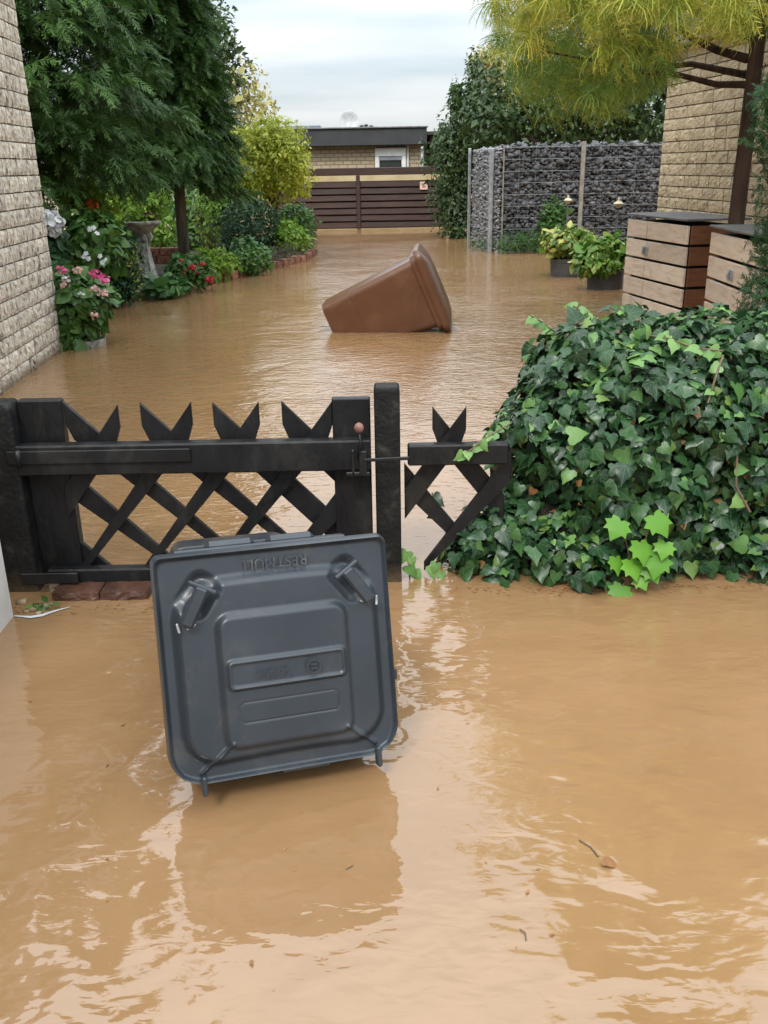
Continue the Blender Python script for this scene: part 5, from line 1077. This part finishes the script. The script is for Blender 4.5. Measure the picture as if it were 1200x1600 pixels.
# ------------------------------------------------------------------ bins
def text_mesh(txt, size, ext):
    cu = bpy.data.curves.new('lettering', 'FONT'); cu.body = txt; cu.size = size; cu.extrude = ext; cu.align_x = 'CENTER'; cu.align_y = 'CENTER'; cu.resolution_u = 3
    ob = bpy.data.objects.new('lettering_tmp', cu); COL.objects.link(ob); dg = bpy.context.evaluated_depsgraph_get(); me = bpy.data.meshes.new_from_object(ob.evaluated_get(dg)); COL.objects.unlink(ob); bpy.data.objects.remove(ob)
    return me
def bin_body(parent, M, mat, H, top, bot, offs_b, rad=.06):
    """open container: axis along local z (0 bottom, H rim), width x, depth y"""
    rings = []
    for t, in_ in ((0, .03), (.012, .0), (.30, 0), (.302, .004), (.92, .004), (.922, .0), (1.0, 0)):
        z = H * t; hx = (bot[0] + (top[0] - bot[0]) * t) / 2 - in_; hy = (bot[1] + (top[1] - bot[1]) * t) / 2 - in_; cy = offs_b * (1 - t); rings.append([(x, y, z) for x, y in rrect(hx, hy, rad, 6, 0, cy)])
    o = MB().loft(rings, True, True).build('body', mat, parent, M=M); smooth_angle(o, 28)
    rm = []
    for z, g in ((H - .075, .002), (H - .07, .022), (H - .012, .03), (H, .03), (H, .0)): rm.append([(x, y, z) for x, y in rrect(top[0] / 2 + g, top[1] / 2 + g, rad + g * .6, 6)])
    smooth_angle(MB().loft(rm, False, False).build('rim', mat, parent, M=M), 28)
    return o

# grey bin: floating on its back, lid towards the camera
LC = Vector((-.2715, 2.0804, .3611)); ux = Vector((.95903, .28201, -.02688)); ny = Vector((-.27824, .91986, -.27647)); uz = Vector((-.05325, .27262, .96065))
ML = Matrix(((ux[0], uz[0], -ny[0], LC[0]), (ux[1], uz[1], -ny[1], LC[1]), (ux[2], uz[2], -ny[2], LC[2]), (0, 0, 0, 1)))   # lid frame: x right, y up, z out of the lid
gb_ = thing('grey_bin', (LC[0], LC[1] + .3, 0), 'dark grey wheeled refuse bin tipped over in the foreground, lid facing out', 'bin', 'floating bins')
LW, LH = .60, .585
def rr_sd(x, y, cx, cy, hx, hy, r): qx = np.abs(x - cx) - (hx - r); qy = np.abs(y - cy) - (hy - r); return np.hypot(np.maximum(qx, 0), np.maximum(qy, 0)) + np.minimum(np.maximum(qx, qy), 0) - r
def sstep(d, w): t = np.clip(.5 - d / w, 0, 1); return t * t * (3 - 2 * t)
nU, nV = 190, 190; a_, b_ = np.meshgrid(np.linspace(-1, 1, nU), np.linspace(-1, 1, nV), indexing='ij')
# round the lower corners strongly, the upper ones slightly
mxab = np.maximum(np.abs(a_), np.abs(b_)) + 1e-9; sx_, sy_ = a_ / mxab, b_ / mxab
bx_, by_ = sx_ * LW / 2, sy_ * LH / 2; rc = np.where(by_ < 0, .085, .022)
ox, oy = np.abs(bx_) - (LW / 2 - rc), np.abs(by_) - (LH / 2 - rc); cor = (ox > 0) & (oy > 0)
# pull border points along the ray to the rounded corner
kx_ = np.ones_like(bx_); ax_, ay_ = LW / 2 - rc, LH / 2 - rc; px_, py_2 = np.abs(bx_), np.abs(by_)
A2 = px_ ** 2 + py_2 ** 2; B2 = -(px_ * ax_ + py_2 * ay_); C2 = ax_ ** 2 + ay_ ** 2 - rc ** 2; disc = np.maximum(B2 ** 2 - A2 * C2, 0); kx_ = np.where(cor, (-B2 + np.sqrt(disc)) / A2, 1); kx_ = np.minimum(kx_, 1)
blend = mxab ** 5; kf = 1 + (kx_ - 1) * blend; X_ = a_ * LW / 2 * kf; Y_ = b_ * LH / 2 * kf
bow = .012 * (1 - (2 * X_ / LW) ** 2)
hgt = .022 * sstep(rr_sd(X_, Y_ - bow, 0, -.020, .258, .232, .09), .030)                  # raised field
hgt += .016 * sstep(rr_sd(X_, Y_, .008, -.038, .166, .172, .035), .022)                    # inner panel
hgt += .004 * (1 - (X_ / .3) ** 2) * (1 - (Y_ / .3) ** 2)
hgt += .010 * sstep(rr_sd(X_, Y_, .010, -.018, .152, .038, .014), .010) - .005 * sstep(rr_sd(X_, Y_, .010, -.018, .143, .029, .010), .008)   # name panel frame
hgt -= .0022 * sstep(np.abs(rr_sd(X_, Y_, .010, -.118, .128, .026, .012)) - .0012, .003)  # faint outlined field
for sg, ex, ey in ((-1, -.225, -.268), (1, .235, -.262)):                                    # ridges down to the hinge arms
    p0 = np.array([.008 + sg * .150, -.195]); p1 = np.array([ex, ey]); d = p1 - p0; tt = np.clip(((X_ - p0[0]) * d[0] + (Y_ - p0[1]) * d[1]) / (d @ d), 0, 1); dd = np.hypot(X_ - p0[0] - d[0] * tt, Y_ - p0[1] - d[1] * tt); hgt += .009 * sstep(dd - .004, .007)
for sg in (-1, 1):                                                                           # sunken corners beside the grips
    hgt -= .016 * sstep(rr_sd((X_ - sg * .195) * .8 + (Y_ - .19) * sg * .6, -(X_ - sg * .195) * sg * .6 + (Y_ - .19) * .8, 0, 0, .034, .05, .02), .03)
hgt -= .014 * sstep(.006 - (1 - mxab) * .3, .012) * 1.0
hgt += .002 * np.sin(X_ * 9 + 1) * np.sin(Y_ * 7)
Vl = np.stack([X_, Y_, hgt], -1).reshape(-1, 3); ii = np.arange(nU * nV).reshape(nU, nV); Fl = np.stack([ii[:-1, :-1], ii[1:, :-1], ii[1:, 1:], ii[:-1, 1:]], -1).reshape(-1, 4)
bd = np.concatenate([ii[:-1, 0], ii[-1, :-1], ii[:0:-1, -1], ii[0, :0:-1]]); nbd_ = len(bd)
ring_prev = bd; extra = []; Ffs = [Fl]; base_n = len(Vl)
for dz, gr in ((-.016, .004), (-.045, .006), (-.046, .0), (-.046, -.02)):
    v = Vl[bd].copy(); cn_ = v[:, :2]; v[:, :2] = cn_ * (1 + gr / .3); v[:, 2] = dz; extra.append(v); cur = base_n + np.arange(nbd_) + nbd_ * (len(extra) - 1); Ffs.append(np.stack([ring_prev, cur, np.roll(cur, -1), np.roll(ring_prev, -1)], -1)); ring_prev = cur
Vl = np.concatenate([Vl] + extra); Fl = np.concatenate(Ffs)
Mn = np.array(ML); Vw = Vl @ Mn[:3, :3].T + Mn[:3, 3]
lid = mesh_obj('lid', Vw, Fl, 'grey_plastic', gb_, True); smooth_angle(lid, 40)
def on_lid(name, mb, mat, parent=lid): o = mb.build(name, mat, parent, M=ML); return smooth_angle(o, 35)
for sg in (-1, 1):       # diagonal grips
    Rg = Matrix.Rotation(-sg * math.radians(-28 if sg < 0 else -34), 3, 'Z'); c = (sg * .207 + (.004 if sg > 0 else -.004), .168 if sg < 0 else .176, .03)
    m = MB().box(c, (.034, .105, .026), .006, Rg); on_lid('grip', m, 'grey_plastic')
    e = Vector(c) + Rg @ Vector((0, .052, 0)); on_lid('grip_collar', MB().box((e[0], e[1], .026), (.075, .012, .024), .004, Rg), 'grey_plastic')
    e = Vector(c) + Rg @ Vector((0, -.056, -.006)); on_lid('scuff', MB().box((e[0] + .016, e[1], .0245), (.026, .006, .005), .002, Rg @ Matrix.Rotation(.9, 3, 'Z')).box((e[0] - .016, e[1], .0245), (.026, .006, .005), .002, Rg @ Matrix.Rotation(-.9, 3, 'Z')), 'scuffed_plastic')
for sx2, sy2, ln in ((-.222, -.292, .05), (.238, -.288, .055)): on_lid('hinge_arm', MB().box((sx2, sy2 - ln / 2 + .022, .006), (.014, ln, .028), .004), 'grey_plastic')
on_lid('front_clip', MB().box((.045, -.296, -.02), (.13, .014, .02), .003), 'grey_plastic')
on_lid('side_clip', MB().box((.305, -.085, -.02), (.012, .03, .018), .003), 'grey_plastic')
for txt, size, x, y, z, mt in (('RESTMÜLL', .038, .0, .256, .0018, 'grey_plastic_worn'), ('Schäfer', .030, -.03, -.019, .0462, 'grey_plastic')):
    me = text_mesh(txt, size, .0007); me.materials.clear(); me.materials.append(MATS[mt]); inst('lettering', me, lid, ML @ Matrix.Translation((x, y, z)) @ Matrix.Rotation(math.pi, 4, 'Z'))
rg_ = MB(); rings = []
for r_, z_ in ((.019, .045), (.0185, .0463), (.0155, .0463), (.015, .045)): rings.append([(.075 + r_ * math.cos(a), -.017 + r_ * math.sin(a), z_) for a in np.linspace(0, 6.2832, 20, endpoint=False)])
rg_.loft(rings, False, False).box((.075, -.012, .0452), (.016, .004, .002)).box((.075, -.022, .0452), (.016, .004, .002)); on_lid('emblem', rg_, 'grey_plastic')
MBd = ML @ Matrix.Translation((0, -.01, -1.06)) ; bin_body(gb_, MBd, 'grey_plastic', 1.0, (.52, .52), (.42, .44), .02, .05)
hb_ = MB(); 
for xx in (-.10, .06): hb_.box((xx, .292, -.075), (.13, .05, .035), .012)
hb_.box((-.02, .287, -.07), (.46, .03, .05), .008); on_lid('hinge_bar', hb_, 'grey_plastic', gb_)

# brown bin: floating tilted in the middle of the path
bc = ground(606, 522); By = 9.35
brn = thing('brown_bin', (at_y(600, 500, By)[0], By, 0), 'brown wheeled organic-waste bin floating tilted on the flooded path', 'bin', 'floating bins')
p_bot = np.array(at_y(506, 526, By)); p_top = np.array(at_y(675, 449, By)); axv = Vector(p_top - p_bot); Hb = 1.07
axv = (axv + Vector((0, -.10, 0))).normalized(); side = Vector((0, -1, 0)); side = (side - axv * side.dot(axv)).normalized(); upv = side.cross(axv) * -1
if upv.z < 0: upv = -upv
# local x = width (towards camera), y = depth (up in the picture = hinge side), z = axis
ct = Vector(p_top) ; org = ct - axv * Hb
MBb = Matrix(((side[0], upv[0], axv[0], org[0]), (side[1], upv[1], axv[1], org[1]), (side[2], upv[2], axv[2], org[2]), (0, 0, 0, 1)))
bin_body(brn, MBb, 'brown_plastic', Hb, (.58, .72), (.48, .54), .03, .07)
ld = []
for z, g, s_ in ((-.02, .045, 1), (.0, .05, 1), (.035, .048, 1), (.055, .02, .97), (.085, -.06, .95), (.10, -.16, .9)): ld.append([(x * s_, y * s_, Hb + z) for x, y in rrect(.30 + g, .375 + g, max(.03, .08 + g * .5), 6)])
blid = smooth_angle(MB().loft(ld).build('lid', 'brown_plastic', brn, M=MBb), 30)
hm = MB().tube([(-.2, -.42, Hb - .01), (.2, -.42, Hb - .01)], .02, 10); hm.build('handle', 'brown_plastic', brn, True, M=MBb)
for xx in (-.2, -.07, .07, .2): MB().box((xx, -.385, Hb - .01), (.03, .09, .05), .006).build('handle_bracket', 'brown_plastic', brn, M=MBb)
for sgx in (-1, 1):
    M_ = MBb @ Matrix.Translation((sgx * .20, -.22, .02)) @ Matrix.Rotation(math.pi / 2, 4, 'Y'); smooth_angle(MB().lathe([(.04, -.025), (.09, -.025), (.1, -.015), (.1, .015), (.09, .025), (.04, .025)], (0, 0, 0), 20).build('wheel', 'iron', brn, M=M_), 40)

# ------------------------------------------------------------------ floating leaf and twigs in the foreground
g = ground(945, 1345, .004); tv, tf = ivy_t[1]
R1 = frames(np.array([[.1, 0, 1.0]]), np.array([[.8, -.6, 0]]))[0]; tag(mesh_obj('fallen_leaf', (tv * .038) @ R1.T + g + np.array([0, 0, .004]), tf, 'dead_leaf', None, True), 'single brown fallen leaf floating in the pale reflection at right', 'leaf')
for i, (px, py, qx, qy, r_, lb) in enumerate(((905, 1312, 935, 1338, .0022, 'dark twig floating just left of the brown leaf'), (812, 1452, 822, 1468, .0016, 'tiny twig floating in the lower middle of the water'), (540, 1358, 552, 1352, .0012, 'hair-thin twig floating below the grey bin'))):
    a = ground(px, py, .003); b = ground(qx, qy, .003); tag(MB().tube([a, (a + b) / 2 + np.array([.006, .004, 0]), b], r_, 5).build('floating_twig', 'twig'), lb, 'twig')
m_ = 260; Lp = np.stack([RNG.uniform(.18, 1.75, m_), 3.235 - np.abs(RNG.normal(size=m_)) * .035, np.full(m_, .004)], -1); Lp[:, 1] += .05 * np.clip((.42 - Lp[:, 0]) / .25, 0, 1)
L2 = np.array([list(ground(RNG.uniform(20, 240), RNG.uniform(946, 958), .004)) for _ in range(40)]); L3 = np.array([list(ground(RNG.uniform(40, 1180), RNG.uniform(960, 1560), .003)) for _ in range(26)]); Lp = np.concatenate([Lp, L2, L3]); m_ = len(Lp)
Vv, Ff, at = scatter(small_t, Lp, frames(np.array([0, 0, 1.0]) + RNG.normal(size=(m_, 3)) * .12, RNG.normal(size=(m_, 3)) * np.array([1, 1, .05])), RNG.uniform(.006, .02, m_)); tag(mesh_obj('leaf_litter', Vv, Ff, 'dead_leaf', None, False, at), 'specks of brown leaf litter drifting on the water', kind='stuff')
print('bricks', k1, k2, 'objects', len(bpy.data.objects), 'tris', sum(len(o.data.polygons) for o in bpy.data.objects if o.type == 'MESH'))
